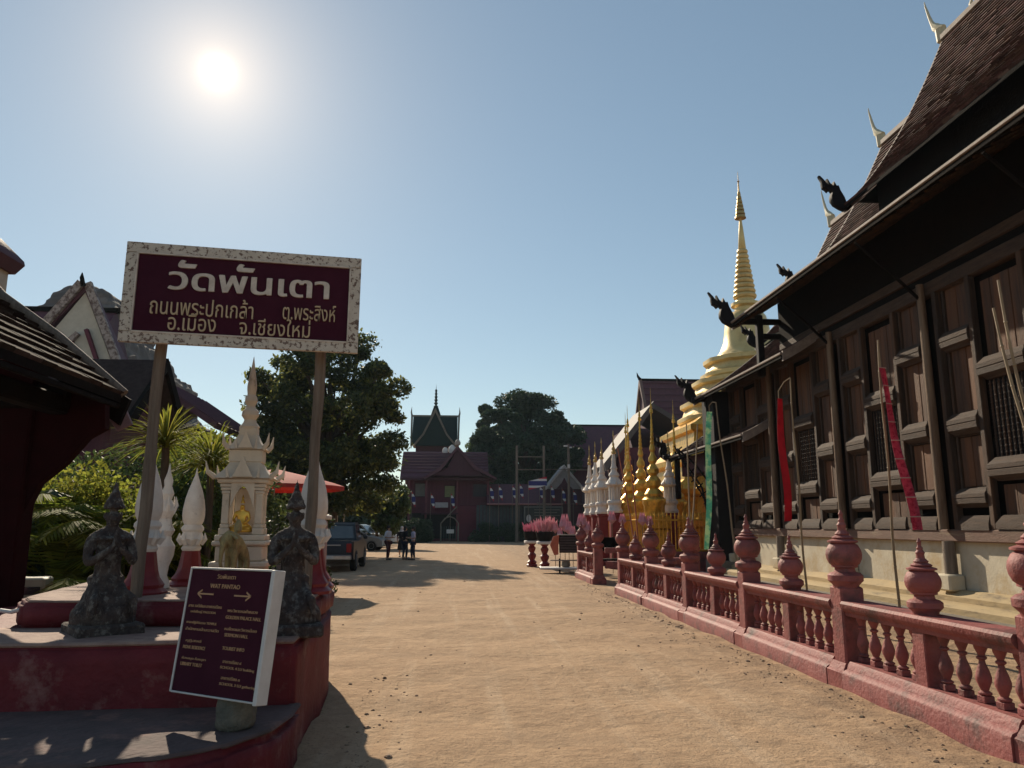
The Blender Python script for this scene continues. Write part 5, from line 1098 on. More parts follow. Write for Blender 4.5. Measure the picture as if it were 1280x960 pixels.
# ------------------------------------------------------------------ vehicles
GLASSC = M('car_glass', (.03, .035, .04), (.05, .055, .06), 2, .05, spec=1)
TAIL = M('tail_lamp', (.35, .01, .015), (.25, .01, .01), 10, .25); HEAD = M('head_lamp', (.6, .6, .62), (.5, .5, .52), 5, .15, spec=.8); CHR = M('brushed_metal', (.55, .55, .56), (.42, .42, .44), 6, .3, metal=.8)
def vehicle(label, cat, loc, rz, paint, kind, name='parked_car'):
    """front towards +x in its own axes"""
    t = thing(name, label, cat, loc, rz); L2 = {'pickup': 2.6, 'sedan': 2.2, 'suv': 2.3}[kind]; W2 = .9
    if kind == 'pickup': prof = [(-L2, .5), (-L2, 1.0), (-L2+.03, 1.08), (-.75, 1.08), (-.6, 1.12), (.95, 1.12), (1.15, 1.10), (L2-.15, 1.0), (L2, .85), (L2, .5), (L2-.1, .38), (-L2+.1, .42)]; cab = [(-.75, 1.1), (-.62, 1.68), (-.4, 1.76), (.55, 1.76), (.75, 1.70), (1.3, 1.12)]
    elif kind == 'suv': prof = [(-L2, .45), (-L2-.02, .95), (-L2+.1, 1.1), (1.0, 1.08), (1.2, 1.05), (L2-.1, .92), (L2, .75), (L2, .42), (L2-.1, .32), (-L2+.1, .35)]; cab = [(-L2+.12, 1.08), (-L2+.35, 1.62), (-1.6, 1.72), (.4, 1.72), (.6, 1.66), (1.3, 1.06)]
    else: prof = [(-L2, .42), (-L2, .85), (-L2+.12, .98), (-1.4, 1.0), (1.1, .96), (L2-.25, .80), (L2-.02, .62), (L2, .36), (L2-.12, .26), (-L2+.12, .3)]; cab = [(-1.65, .98), (-.95, 1.38), (-.7, 1.44), (.25, 1.44), (.45, 1.38), (1.2, .95)]
    m = MB(); cx_ = 0; cz_ = .75
    m.rings([[(x*k, y, cz_+(z-cz_)*k) for x, z in prof] for y, k in ((-W2, .965), (-W2+.07, .995), (-.3, 1), (.3, 1), (W2-.07, .995), (W2, .965))]); part('body', m, paint, t)
    c0_ = sum(p[0] for p in cab)/len(cab)
    def cabring(y, k): return [(c0_+(x-c0_)*k, y*(1-.13*max(0, (z-1.05))/.7), z) for x, z in cab]
    m = MB(); m.rings([cabring(-W2+.09, .99), cabring(-.2, 1), cabring(.2, 1), cabring(W2-.09, .99)]); part('cabin', m, paint, t)
    zt = max(z for x, z in cab); zb = min(z for x, z in cab); hgt = zt-zb
    for s in (-1, 1):
        m = MB(); lo, hi = zb+.07*hgt+.03, zt-.13*hgt
        xf = cab[-1][0]; xr = cab[0][0]; fr = (cab[-1][0]-cab[-2][0])/(cab[-2][1]-cab[-1][1]); rr_ = (cab[1][0]-cab[0][0])/(cab[1][1]-cab[0][1])
        def pt(x, z): return (x, s*((W2-.09)*(1-.13*max(0, z-1.05)/.7)+.004), z)
        xs = [(xr+rr_*(lo-zb)+.12, xr+rr_*(hi-zb)+.12), (0.0, 0.0), (.08, .08), (xf-fr*(lo-zb)-.14, xf-fr*(hi-zb)-.14)]
        for k in (0, 2):
            a, b = xs[k], xs[k+1]; m = MB(); q = [pt(a[0], lo), pt(b[0], lo), pt(b[1], hi), pt(a[1], hi)]; m.rings([q, [(x, y-s*.03, z) for x, y, z in q]]); part('side_window', m, GLASSC, t)
    def pane(p, q, nm):
        d = Vector((q[0]-p[0], 0, q[1]-p[1])); n_ = Vector((-d.z, 0, d.x)).normalized(); 
        if (n_.x > 0) != (nm == 'windscreen'): n_ = -n_
        a = Vector((p[0], 0, p[1]))+d*.1+n_*.008; b = Vector((p[0], 0, p[1]))+d*.88+n_*.008; m = MB(); wa, wb = W2-.2, W2-.27
        r1 = [(a.x, -wa, a.z), (a.x, wa, a.z), (b.x, wb, b.z), (b.x, -wb, b.z)]; m.rings([r1, [(x-n_.x*.03, y, z-n_.z*.03) for x, y, z in r1]]); part(nm, m, GLASSC, t)
    pane(cab[-1], cab[-2], 'windscreen'); pane(cab[0], cab[1], 'rear_window')
    for wx in ((-1.6, 1.65) if kind == 'pickup' else (-1.35, 1.38)):
        for s in (-1, 1):
            r0 = .37 if kind != 'sedan' else .32; tmp = MB(); tmp.lathe([(r0*.6, -.11), (r0*.93, -.11), (r0, -.07), (r0, .07), (r0*.93, .11), (r0*.6, .11)], 22); tmp.v = [(wx+x, s*(W2-.08)+z, r0+y) for x, y, z in tmp.v]; w = part('wheel', tmp, RUBBER, t)
            rm = MB(); rm.lathe([(.03, .10), (r0*.35, .09), (r0*.6, .115), (r0*.62, .05)], 18); rm.v = [(wx+x, s*(W2-.08)+s*(z), r0+y) for x, y, z in rm.v]; part('rim', rm, CHR, w)
            ar = MB(); ar.lathe([(r0*1.16, -.02), (r0*1.16, .02), (r0*.9, .02)], 22); ar.v = [(wx+x, s*(W2-.02)+z*s, r0+.02+y) for x, y, z in ar.v]; part('wheel_arch', ar, RUBBER, t)
    m = MB(); m.cbox(-L2-.07, -L2+.06, -W2+.06, W2-.06, .42, .60, .03); part('rear_bumper', m, CHR if kind == 'pickup' else paint, t)
    m = MB(); m.cbox(L2-.08, L2+.05, -W2+.06, W2-.06, .36, .56, .03); part('front_bumper', m, paint, t)
    for s in (-1, 1):
        m = MB(); m.cbox(-L2-.02, -L2+.12, s*(W2-.16)-.09, s*(W2-.16)+.09, .68, 1.0, .02); part('tail_light', m, TAIL, t)
        m = MB(); m.cbox(L2-.16, L2-.01, s*(W2-.2)-.15, s*(W2-.2)+.15, .62, .76, .02); part('headlight', m, HEAD, t)
        m = MB(); m.cbox(.95, 1.1, s*(W2+.08)-.08, s*(W2+.08)+.08, 1.1, 1.24, .03); part('side_mirror', m, paint, t)
    m = MB(); m.cbox(-L2-.085, -L2-.06, -.22, .22, .46, .58, .004); part('number_plate', m, WFRAME, t)
    m = MB(); m.cbox(L2+.0, L2+.03, -.5, .5, .58, .72, .01); part('grille', m, RUBBER, t)
    if kind == 'pickup':
        m = MB(); m.cbox(-L2+.1, -.85, -W2+.12, W2-.12, 1.06, 1.095, .005); part('load_bed', m, RUBBER, t)
        m = MB(); m.cbox(-L2-.03, -L2+.02, -.45, .45, .92, .96, .005); part('tailgate_trim', m, CHR, t)
    return t
vehicle('dark navy pickup with red tail light, its tail turned to the yard beside the pedestal', 'pickup truck', (-4.50, 30.95, 0), R(91), flat('navy_paint', (.010, .014, .024), .35, spec=.4), 'pickup', 'pickup_truck')
vehicle('grey pickup with pale bed edge parked just beyond the navy one', 'pickup truck', (-5.15, 36.6, 0), R(93), flat('grey_paint', (.06, .055, .055), .35, spec=.5), 'pickup', 'pickup_truck')
vehicle('silver sedan parked nose towards the yard beside the standing people', 'car', (-6.7, 54.0, 0), R(-8), flat('silver_paint', (.36, .38, .40), .3, .3, .7), 'sedan')
vehicle('pale blue-grey double cab vehicle parked behind the silver sedan', 'pickup truck', (-7.6, 62, 0), R(-14), flat('pale_blue_paint', (.30, .36, .38), .3, .2, .7), 'pickup', 'pickup_truck')
vehicle('white car whose nose shows between the people', 'car', (-7.0, 67, 0), R(-4), flat('white_paint', (.62, .63, .64), .3, spec=.7), 'suv')
t = thing('covered_stall', 'brown tarpaulin covered stall with a thin white roof sheet behind the pickups', 'stall', (-8.2, 47, 0))
m = MB(); m.cbox(-2.6, .5, -1.2, 1.2, .4, 2.35, .1); part('tarpaulin', m, M('brown_tarp', (.12, .085, .055), (.08, .06, .04), 3, .9, .6), t); m = MB(); m.cbox(-1.2, 1.6, -1.4, 1.4, 2.55, 2.64, .02); part('roof_sheet', m, WFRAME, t)
for x in (-1.1, 1.5):
    for y in (-1.3, 1.3): m = MB(); m.tube([(x, y, 0), (x, y, 2.58)], .03, 6); part('frame_pole', m, CHR, t)

# ------------------------------------------------------------------ people
def person(label, loc, rz, h, shirt, trousers, hair=HAIR, arms='down', skirt=False, scarf=None):
    """standing figure facing -y in its own axes"""
    t = thing('person', label, 'person', loc, rz); k = h/1.7
    J = dict(pel=(0, 0, .92, (.145, .10)), bel=(0, .0, 1.06, (.125, .09)), che=(0, .01, 1.25, (.155, .105)), nkb=(0, .01, 1.39, (.09, .075)), nk=(0, 0, 1.45, .048), hd=(0, -.015, 1.55, (.07, .082)), ht=(0, -.01, 1.635, (.065, .075)))
    E = [('pel', 'bel'), ('bel', 'che'), ('che', 'nkb'), ('nkb', 'nk'), ('nk', 'hd'), ('hd', 'ht')]
    AR = {'down': ((.19, .02, 1.36), (.25, .04, 1.10), (.24, -.05, .87), (.235, -.07, .79)), 'bent': ((.19, .0, 1.36), (.24, .04, 1.10), (.17, -.22, 1.10), (.12, -.30, 1.13)), 'fold': ((.19, 0, 1.36), (.25, .0, 1.10), (.08, -.2, 1.16), (-.02, -.21, 1.19))}[arms]
    for s, q in ((-1, 'l'), (1, 'r')):
        for n_, p, r in zip(('sh', 'el', 'wr', 'ha'), AR, (.058, .042, .028, (.022, .036))): J[q+n_] = (s*p[0], p[1], p[2], r)
        d = .04*s
        J.update({q+'hp': (s*.09, 0, .86, .088), q+'kn': (s*.10, -.02+d, .48, .058), q+'an': (s*.10, .02+d, .09, .038), q+'to': (s*.11, -.13+d, .04, (.04, .028))})
        E += [('nkb', q+'sh'), (q+'sh', q+'el'), (q+'el', q+'wr'), (q+'wr', q+'ha'), ('pel', q+'hp'), (q+'hp', q+'kn'), (q+'kn', q+'an'), (q+'an', q+'to')]
    ex = MB(); ex.lathe([(.008, 1.50), (.016, 1.515), (.006, 1.55)], 6, (0, -.10))
    for s in (-1, 1):
        ha = Vector(J[('l' if s < 0 else 'r')+'ha'][:3]); wr = Vector(J[('l' if s < 0 else 'r')+'wr'][:3]); d = (ha-wr).normalized(); sd = Vector((0, 1, 0)) if arms == 'down' else Vector((0, 0, 1))
        for f in range(4): a = ha+sd*(f-1.5)*.019; ex.tube([a, a+d*(.07-.008*abs(f-1.5)), a+d*.10+Vector((0, -.015, 0))], [.010, .009, .006], 5)
        a = ha-sd*.025-d*.03; ex.tube([a, a-sd*.03+d*.03], [.011, .008], 5)
        ex.lathe([(.01, 1.53), (.022, 1.555), (.01, 1.585)], 6, (s*.078, 0), sx=.5)
    def sc_(mb): mb.v = [(x*k, y*k, z*k) for x, y, z in mb.v]; return mb
    part('body', sc_(skin_mb(J, E, 1, .017, ex, 1)), SKIN, t)
    def sub(keys, grow): return {a: (*J[a][:3], tuple(q+grow for q in (J[a][3] if hasattr(J[a][3], '__len__') else (J[a][3],)*2))) for a in keys}
    K1 = ['pel', 'bel', 'che', 'nkb', 'lsh', 'lel', 'rsh', 'rel']; E1_ = [e for e in E if e[0] in K1 and e[1] in K1]
    part('shirt', sc_(skin_mb(sub(K1, .02), E1_, 1, .018, None, 1)), shirt, t)
    K2 = ['pel', 'lhp', 'lkn', 'lan', 'rhp', 'rkn', 'ran']; E2_ = [e for e in E if e[0] in K2 and e[1] in K2]
    if skirt:
        m = MB(); m.lathe([(.15, .98), (.18, .9), (.22, .6), (.25, .38), (.24, .38), (.16, .8), (.1, .95)], 16, sy=.8); part('skirt', sc_(m), trousers, t)
    else: part('trousers', sc_(skin_mb(sub(K2, .018), E2_, 1, .018, None, 1)), trousers, t)
    m = MB(); m.lathe([(.055, 1.53), (.088, 1.58), (.092, 1.64), (.075, 1.69), (.04, 1.715), (.005, 1.72)], 14, (0, .012)); 
    if scarf: m.lathe([(.13, 1.40), (.11, 1.47), (.095, 1.55), (.07, 1.56)], 14, (0, .02)); part('headscarf', sc_(m), scarf, t)
    else: m.lathe([(.05, 1.47), (.075, 1.5), (.08, 1.58), (.05, 1.6)], 12, (0, .035)); part('hair', sc_(m), hair, t)
    m = MB()
    for q in ('l', 'r'): a = J[q+'to']; m.cbox(a[0]-.045, a[0]+.045, a[1]-.06, a[1]+.2, -.0, .075, .02)
    part('shoes', sc_(m), flat('shoe', (.05, .05, .05)), t); return t
WS = flat('white_shirt', (.50, .50, .55), .8); NV = flat('navy_cloth', (.02, .025, .05), .8); BKc = flat('black_cloth', (.012, .012, .016), .8); DRc = flat('dark_red_cloth', (.06, .015, .02), .8); LVc = flat('lilac_shirt', (.46, .43, .55), .8)
person('person in a white shirt and dark red trousers standing apart, left of the group', (-3.16, 38.5, 0), R(60), 1.64, WS, DRc, arms='bent')
person('person in a long black dress and pale headscarf at the back of the group', (-2.78, 42.6, 0), R(10), 1.60, BKc, BKc, skirt=True, scarf=flat('pale_scarf', (.5, .48, .5)))
person('person in dark clothes in the middle of the group, facing the others', (-2.36, 38.8, 0), R(120), 1.62, BKc, NV, arms='bent')
person('person in a lilac-white shirt and navy trousers at the right of the group', (-1.95, 38.3, 0), R(-75), 1.60, LVc, NV, arms='bent')

# ------------------------------------------------------------------ far house and bell roof
fh = thing('stilt_house', 'two-storey maroon timber house with projecting gable, balcony and sign at the end of the yard', 'house', (0, 85, 0))
def fp(name, mb, mat, par=fh, **k): return part(name, mb, mat, par, world=True, **k)
def W3(px, py, Y=85): return P(px, py, Y)
xl, xr = W3(508, 600).x, W3(612, 600).x; x2 = W3(530, 600).x; x3 = W3(572, 600).x; ze = W3(560, 597).z; zr = W3(560, 560).z; zg = W3(549, 555).z
m = MB(); m.box(xl, xr, 86, 93, 0, ze+.2); fp('wall', m, MAROON)
for k in range(22): m = MB(); x = xl+(xr-xl)*k/22; m.cbox(x+.03, x+(xr-xl)/22-.03, 85.94, 86.0, 3.4, ze, .008); fp('wall_board', m, MAROON)
m = MB(); m.prism([(84.8, ze-.1), (86.2, ze+1.1), (89.5, zr), (93, ze+1), (94.5, ze-.1), (94.3, ze-.3), (89.5, zr-.4), (85, ze-.3)], 'x', W3(500, 600).x, W3(611, 600).x); fp('roof', m, TILER)
for k in range(8):
    m = MB(); u = k/8; y = 85.0+u*4.3; z = ze+.06+u**.85*(zr-ze); m.cbox(W3(500, 600).x, W3(611, 600).x, y, y+.12, z-.02, z+.09, .01); fp('roof_course', m, TILER)
gxc = W3(572, 560).x; m = MB(); GL, GR = W3(527, 600, 84).x, W3(621, 600, 84).x; zg = W3(572, 559, 84).z
m = MB(); m.prism([(GL+1.0, ze+.15), (GL+2.8, ze+1.0), (gxc, zg), (gxc+1.7, ze+1.1), (GR-1.4, ze+.15)], 'y', 83.9, 84.1); fp('gable_face', m, MAROOND)
m = MB(); m.prism([(GL+.2, ze-.05), (GL+1.9, ze+1.0), (gxc, zg+.15), (gxc+2.0, ze+1.15), (GR, ze-.1), (GR-.1, ze-.3), (gxc+1.8, ze+.85), (gxc, zg-.25), (GL+2.1, ze+.7), (GL+.4, ze-.25)], 'y', 83.6, 90); fp('gable_roof', m, TILER)
m = MB(); m.lathe([(.02, zg+.1), (.3, zg+.25), (.33, zg+.5), (.2, zg+.75), (.02, zg+.9)], 8, (gxc, 83.9)); fp('gable_finial', m, M('pale_finial', (.4, .33, .3), (.3, .25, .2)))
m = MB(); m.cbox(xl-.4, xr+.2, 84.6, 84.8, ze-.32, ze-.02, .02); fp('eave_board', m, MAROOND)
for px in (533, 572, 610, 512): m = MB(); x = W3(px, 600).x; m.cbox(x-.11, x+.11, 84.7, 84.92, 0, ze-.1, .02); fp('house_post', m, M('red_post', (.16, .035, .05), (.12, .03, .04), 4, .7))
zf = W3(560, 632).z
m = MB(); m.cbox(x2-.2, x3+.1, 84.6, 86, zf-.95, zf-.8, .02); fp('balcony_floor', m, MAROOND)
for k in range(17): m = MB(); x = x2+(x3-x2)*k/16; m.cbox(x-.035, x+.035, 84.72, 84.78, zf-.8, zf+.2, .008); fp('balcony_baluster', m, MAROON)
m = MB(); m.cbox(x2, x3, 84.68, 84.82, zf+.2, zf+.3, .01); fp('balcony_rail', m, MAROON)
for pa, pb, mt, lab in (((519, 604), (532, 620), M('grey_curtain', (.16, .15, .13), (.12, .11, .1)), 'grey curtained window'), ((556, 607), (568, 621), M('yellow_curtain', (.22, .22, .10), (.15, .17, .08)), 'window with yellow-green curtain'), ((592, 605), (609, 620), M('dark_room', (.03, .02, .03), (.05, .04, .05), 1),  'dark window with a pale object')):
    a, b = W3(*pa), W3(*pb); m = MB(); m.cbox(a.x-.1, b.x+.1, 85.86, 85.98, b.z-.1, a.z+.1, .01); f_ = fp('window', m, MAROOND, label=lab)
    m = MB(); m.cbox(a.x, b.x, 85.83, 85.87, b.z, a.z, .005); fp('pane', m, mt, f_)
a, b = W3(571, 632), W3(610, 672); m = MB(); m.cbox(a.x, xr, 84.95, 85.6, 0, a.z, .02); fp('ground_floor_wall', m, M('crimson_wall', (.13, .012, .03), (.10, .012, .028), 2, .7))
m = MB(); m.box(xl, a.x, 85.6, 86, .3, zf-.8); fp('undercroft_shade_sheet', m, BLACKN)  # black slab stands for the shade beneath the upper floor
a, b = W3(544, 628, 84.4), W3(560, 634.5, 84.4); m = MB(); m.cbox(a.x, b.x, 84.35, 84.42, b.z, a.z, .005); fp('balcony_sign', m, M('pale_sign', (.4, .38, .38), (.33, .3, .3)))
# arched garden gate in front of the house
gt = thing('garden_gate', 'thin grey-green arched garden gate with white notice at the foot of the maroon house', 'gate', (W3(562, 660, 80).x, 80, 0))
m = MB(); m.tube([(-.9, 0, 0), (-.9, 0, 1.9), (-.5, 0, 2.4), (0, 0, 2.6), (.5, 0, 2.4), (.9, 0, 1.9), (.9, 0, 0)], .07, 6); m.tube([(-.9, 0, 1.9), (.7, 0, 3.6)], .06, 5); part('arch', m, GREYST, gt)
for k in range(8): m = MB(); m.tube([(-.8+k*.23, 0, .1), (-.8+k*.23, 0, 1.6)], .03, 5); part('picket', m, M('green_metal', (.05, .09, .08), (.04, .07, .065)), gt)
m = MB(); m.cbox(-.3, .45, -.1, -.05, .9, 1.3, .01); part('notice', m, WFRAME, gt)
fn = thing('low_fence', 'low dark green fence along the foot of the maroon house', 'fence', (W3(540, 670, 80.5).x, 80.5, 0))
for k in range(22): m = MB(); m.cbox(-3.4+k*.16, -3.34+k*.16, -.02, .02, 0, 1.5, .008); part('picket', m, M('green_metal', (.05, .09, .08)), fn)
m = MB(); m.cbox(-3.5, .2, -.04, .04, 1.2, 1.3, .01); part('rail', m, M('green_metal', (.05, .09, .08)), fn)
# multi-gabled bell roof behind
br = thing('spired_roof', 'dark teal gabled roof with upturned corners and tall thin spire behind the maroon house', 'temple roof', (W3(545, 500, 108).x, 108, 0))
def bz(px, py): return P(px, py, 108)
a, b, d = bz(516, 520), bz(573, 520), bz(545, 515); z0 = bz(545, 560).z; zt = a.z
def bp_(name, mb, mat, **k): return part(name, mb, mat, br, world=True, **k)
TEALT = M('teal_tile', (.010, .022, .022), (.016, .03, .028), 3, .7, spec=.1)
m = MB(); m.prism([(105.4, z0+.2), (106.2, z0+2.2), (108, zt), (109.8, z0+2.2), (110.6, z0+.2)], 'x', a.x+.1, b.x-.1); bp_('main_roof', m, TEALT)
m = MB(); m.prism([(d.x-3.0, z0), (d.x-1.7, z0+1.6), (d.x, zt+.7), (d.x+1.7, z0+1.6), (d.x+3.0, z0), (d.x+2.7, z0), (d.x+1.5, z0+1.5), (d.x, zt+.1), (d.x-1.5, z0+1.5), (d.x-2.7, z0)], 'y', 104.6, 108); bp_('gable_roof', m, GREYST)
m = MB(); m.prism([(d.x-2.7, z0), (d.x-1.5, z0+1.5), (d.x, zt+.1), (d.x+1.5, z0+1.5), (d.x+2.7, z0)], 'y', 105, 105.2); bp_('gable_face', m, TEALT)
for x, s in ((a.x, -1), (b.x, 1)):
    m = MB(); m.tube([(x, 105.6, z0), (x+s*.05, 106.5, z0+2.2), (x+s*.1, 108, zt), (x+s*.2, 108, zt+.5), (x+s*.15, 108, zt+1.3)], [.14, .14, .16, .12, .02], 6); bp_('corner_finial', m, GREYST)
m = MB(); m.cbox(a.x, b.x, 107.9, 108.1, zt-.1, zt+.15, .02); bp_('ridge', m, GREYST)
zs = bz(545, 482).z; m = MB(); hs = zs-zt
m.lathe([(.7, zt), (.55, zt+.5), (.3, zt+1.2)]+[q for k in range(6) for q in ((.34-.035*k, zt+1.3+k*.45), (.12, zt+1.4+k*.45))]+[(.05, zs-1.0), (.01, zs)], 10, (d.x, 107)); bp_('spire', m, TEALT)
m = MB(); m.box(a.x+.6, b.x-.6, 106, 110, 0, z0+.3); bp_('wall', m, MAROOND)
# white bulbous jar finial on the house ridge
m = MB(); j = W3(563, 560, 88); m.lathe([(.2, j.z-.6), (.35, j.z-.3), (.3, j.z), (.12, j.z+.2)], 10, (j.x-.6, 89.3)); m.lathe([(.3, j.z-.6), (.45, j.z-.2), (.4, j.z+.2), (.1, j.z+.5)], 10, (j.x+.2, 89.3)); fp('ridge_jars', m, WHITEPT)

# ------------------------------------------------------------------ long wall with notice board, poles and flags
lw = thing('roofed_wall', 'long grey corrugated fence wall under a maroon lean-to roof right of the house', 'wall', (9, 84, 0))
a, b = P(606, 628, 84), P(740, 604, 84); z1 = a.z; z2 = b.z
for k in range(34): m = MB(); x = a.x-.9+k*.36; m.cbox(x, x+.32, 83.9, 83.98, 0, z1-.3+(k % 2)*.03, .02); part('fence_sheet', m, M('grey_sheet', (.07, .075, .08), (.05, .055, .06), 3, .7), lw, world=True)
m = MB(); m.prism([(83.3, z1-.15), (86.5, z2), (90, z1), (89.8, z1-.2), (86.5, z2-.25), (83.5, z1-.35)], 'x', a.x+.2, b.x+1.5); part('lean_to_roof', m, TILER, lw, world=True)
m = MB(); m.cbox(a.x+.2, P(704, 628, 83).x, 83.1, 83.25, z1-.28, z1-.12, .02); part('pale_fascia', m, M('pink_fascia', (.38, .17, .17), (.3, .13, .13)), lw, world=True)
m = MB(); m.box(a.x-.4, b.x+3, 86.2, 89, 0, z2-.4); part('rear_wall', m, MAROOND, lw, world=True)
nb = thing('notice_board', 'framed dark notice board with white oval emblem on the grey wall', 'notice board', (P(680, 648, 83).x, 83, 0))
a, b = P(655, 633, 83), P(704, 661, 83); m = MB(); m.cbox(a.x, b.x, 82.95, 83.05, b.z, a.z, .02); part('frame', m, M('grey_frame', (.2, .2, .18), (.15, .15, .14)), nb, world=True)
m = MB(); m.cbox(a.x+.12, b.x-.12, 82.92, 82.96, b.z+.12, a.z-.12, .005); part('board', m, M('green_board', (.045, .05, .045), (.035, .04, .038)), nb, world=True)
c = P(661, 648, 82.9); m = MB(); m.lathe([(.01, 0), (.27, 0), (.27, .03), (.01, .03)], 18); m.v = [(c.x+x*.95, 82.92-z, c.z+y*1.5) for x, y, z in m.v]; part('emblem', m, WFRAME, nb, world=True)
for k in range(6): m = MB(); z = a.z-.35-k*.3; m.cbox(a.x+1.1, b.x-.35-.3*(k % 2), 82.9, 82.93, z-.05, z+.04, .002); part('text_line', m, M('dim_lettering', (.2, .19, .15), (.14, .13, .1)), nb, world=True)
m = text_mb('วัดพันเตา', 1.6, .4, .02, .01); c = P(680, 630, 82.8); m.v = [(x+c.x, y+82.85, z+c.z) for x, y, z in m.v]; part('lettering', m, M('dim_lettering', (.2, .19, .15)), nb, world=True, smooth=False)
pf_ = thing('pole_frame', 'tall goalpost-like frame of grey poles and two crossbars before the central tree', 'pole frame', (P(646, 660, 80).x, 80, 0))
xs = [P(646, 600, 80).x, P(680, 600, 80).x]; zt = P(646, 557, 80).z
for x in xs: m = MB(); m.tube([(x, 80, 0), (x, 80, zt)], [.16, .12], 8); part('pole', m, POSTW, pf_, world=True)
for py in (571, 587): m = MB(); z = P(660, py, 80).z; m.tube([(xs[0], 80, z), (xs[1], 80, z)], .06, 6); part('crossbar', m, POSTW, pf_, world=True)
up_ = thing('utility_pole', 'tall concrete pole with lamps and wire bar before the maroon roofs', 'utility pole', (P(711, 660, 80).x, 80, 0)); x = P(711, 600, 80).x
m = MB(); m.tube([(x, 80, 0), (x, 80, P(711, 555, 80).z)], [.17, .12], 8); part('pole', m, POSTW, up_, world=True)
m = MB(); z = P(711, 558, 80).z; m.cbox(x-.5, x-.1, 79.8, 80, z-.05, z+.1, .02); m.cbox(x+.1, x+.35, 79.8, 80, z-.2, z-.05, .02); m.cbox(x-.12, x+.12, 79.8, 79.95, z-2.3, z-1.9, .02); part('lamp_head', m, WFRAME, up_, world=True)
m = MB(); z = P(711, 587, 80).z; m.tube([(x, 80, z), (x+6, 80, z-.1)], .05, 5); m.tube([(x-2.4, 80, z+.02), (x, 80, z)], .03, 5); part('wire_bar', m, POSTW, up_, world=True)
wgx = thing('small_gable', 'small grey-white steep gable with pointed arch over the lean-to roof', 'gatehouse', (P(705, 600, 83.2).x, 83.2, 0))
a, p_, b = P(683, 611, 83.2), P(705, 585, 83.2), P(728, 611, 83.2)
m = MB(); m.prism([(a.x, a.z), (p_.x, p_.z), (b.x, b.z)], 'y', 83.2, 86); part('gable_face', m, M('grey_white_gable', (.26, .25, .25), (.2, .19, .19)), wgx, world=True)
m = MB(); m.prism([(a.x-.3, a.z-.1), (p_.x, p_.z+.35), (b.x+.3, b.z-.1), (b.x, b.z-.1), (p_.x, p_.z), (a.x, a.z-.1)], 'y', 82.9, 86.2); part('bargeboards', m, M('grey_white_trim', (.42, .40, .38), (.3, .29, .28)), wgx, world=True)
m = MB(); m.prism([(p_.x-.9, a.z), (p_.x-.3, a.z+.6), (p_.x, a.z+1.2), (p_.x+.3, a.z+.6), (p_.x+.9, a.z)], 'y', 83.05, 83.2); part('pointed_arch', m, MAROOND, wgx, world=True)
m = MB(); m.box(a.x, b.x, 83.4, 86, 0, a.z); part('wall', m, MAROOND, wgx, world=True)
# flags
def stripe_mat():
    m = bpy.data.materials.new('tricolour_cloth'); m.use_nodes = True; N = m.node_tree.nodes; L = m.node_tree.links; b = N['Principled BSDF']; b.inputs['Roughness'].default_value = .8
    tcn = N.new('ShaderNodeTexCoord'); sp = N.new('ShaderNodeSeparateXYZ'); L.new(tcn.outputs['Generated'], sp.inputs[0]); rp = N.new('ShaderNodeValToRGB'); rp.color_ramp.interpolation = 'CONSTANT'
    cs = [(0, (.45, .02, .04)), (.17, (.6, .6, .6)), (.33, (.03, .03, .16)), (.67, (.6, .6, .6)), (.83, (.45, .02, .04))]; e = rp.color_ramp.elements
    e[0].color = (*cs[0][1], 1); e[1].position = cs[1][0]; e[1].color = (*cs[1][1], 1)
    for p, c in cs[2:]: q = e.new(p); q.color = (*c, 1)
    L.new(sp.outputs[2], rp.inputs[0]); L.new(rp.outputs[0], b.inputs['Base Color']); return m
TRI = stripe_mat(); YEL = flat('yellow_flag', (.4, .3, .05)); 
def flag(px, py, Y, w, h, sway, lab, mat=TRI, zb=0, hang=True):
    c = P(px, py, Y); t = thing('flag', lab, 'flag', (c.x, Y, zb), 0, 'small flags on thin poles')
    m = MB(); m.tube([(0, 0, 0), (sway*.2, 0, c.z+h*.6-zb)], .03, 5); part('flagpole', m, POSTW, t)
    rs = []; n = 8
    for k in range(n+1):
        u = k/n; x = sway*.2+w*u*(.45 if hang else 1); y = math.sin(u*6)*.08; dz = -(w*u*(.75 if hang else -.25))
        rs.append([(x, y-.01, c.z-zb+h*.5+dz), (x, y+.01, c.z-zb+h*.5+dz), (x, y+.01, c.z-zb-h*.5+dz), (x, y-.01, c.z-zb-h*.5+dz)])
    m = MB(); m.rings(rs); part('flag_cloth', m, mat, t)
for k, (px, py) in enumerate(((514, 620), (538, 622), (563, 622), (612, 613), (623, 612), (640, 612), (649, 610), (674, 612), (688, 612), (702, 616), (716, 618))):
    flag(px, py, 81.5+.3*(k % 3), .9, 1.0, .2, ['hanging', 'slightly furled', 'limp'][k % 3]+' small tricolour flag, number %d' % (k+1) if 0 else ['leftmost limp tricolour flag before the house', 'limp tricolour flag beside the balcony sign', 'limp tricolour flag before the middle post of the house', 'reddish limp tricolour flag at the right post of the house',
         'limp tricolour flag over the gap between house and wall', 'limp tricolour flag left of the pole frame', 'limp tricolour flag inside the pole frame', 'limp tricolour flag at the right leg of the pole frame', 'limp tricolour flag left of the small gable', 'limp tricolour flag under the small gable peak', 'limp tricolour flag right of the utility pole'][k])
flag(660, 607, 79.0, 1.9, .9, .2, 'large waving tricolour flag in the middle of the pole frame', hang=False)

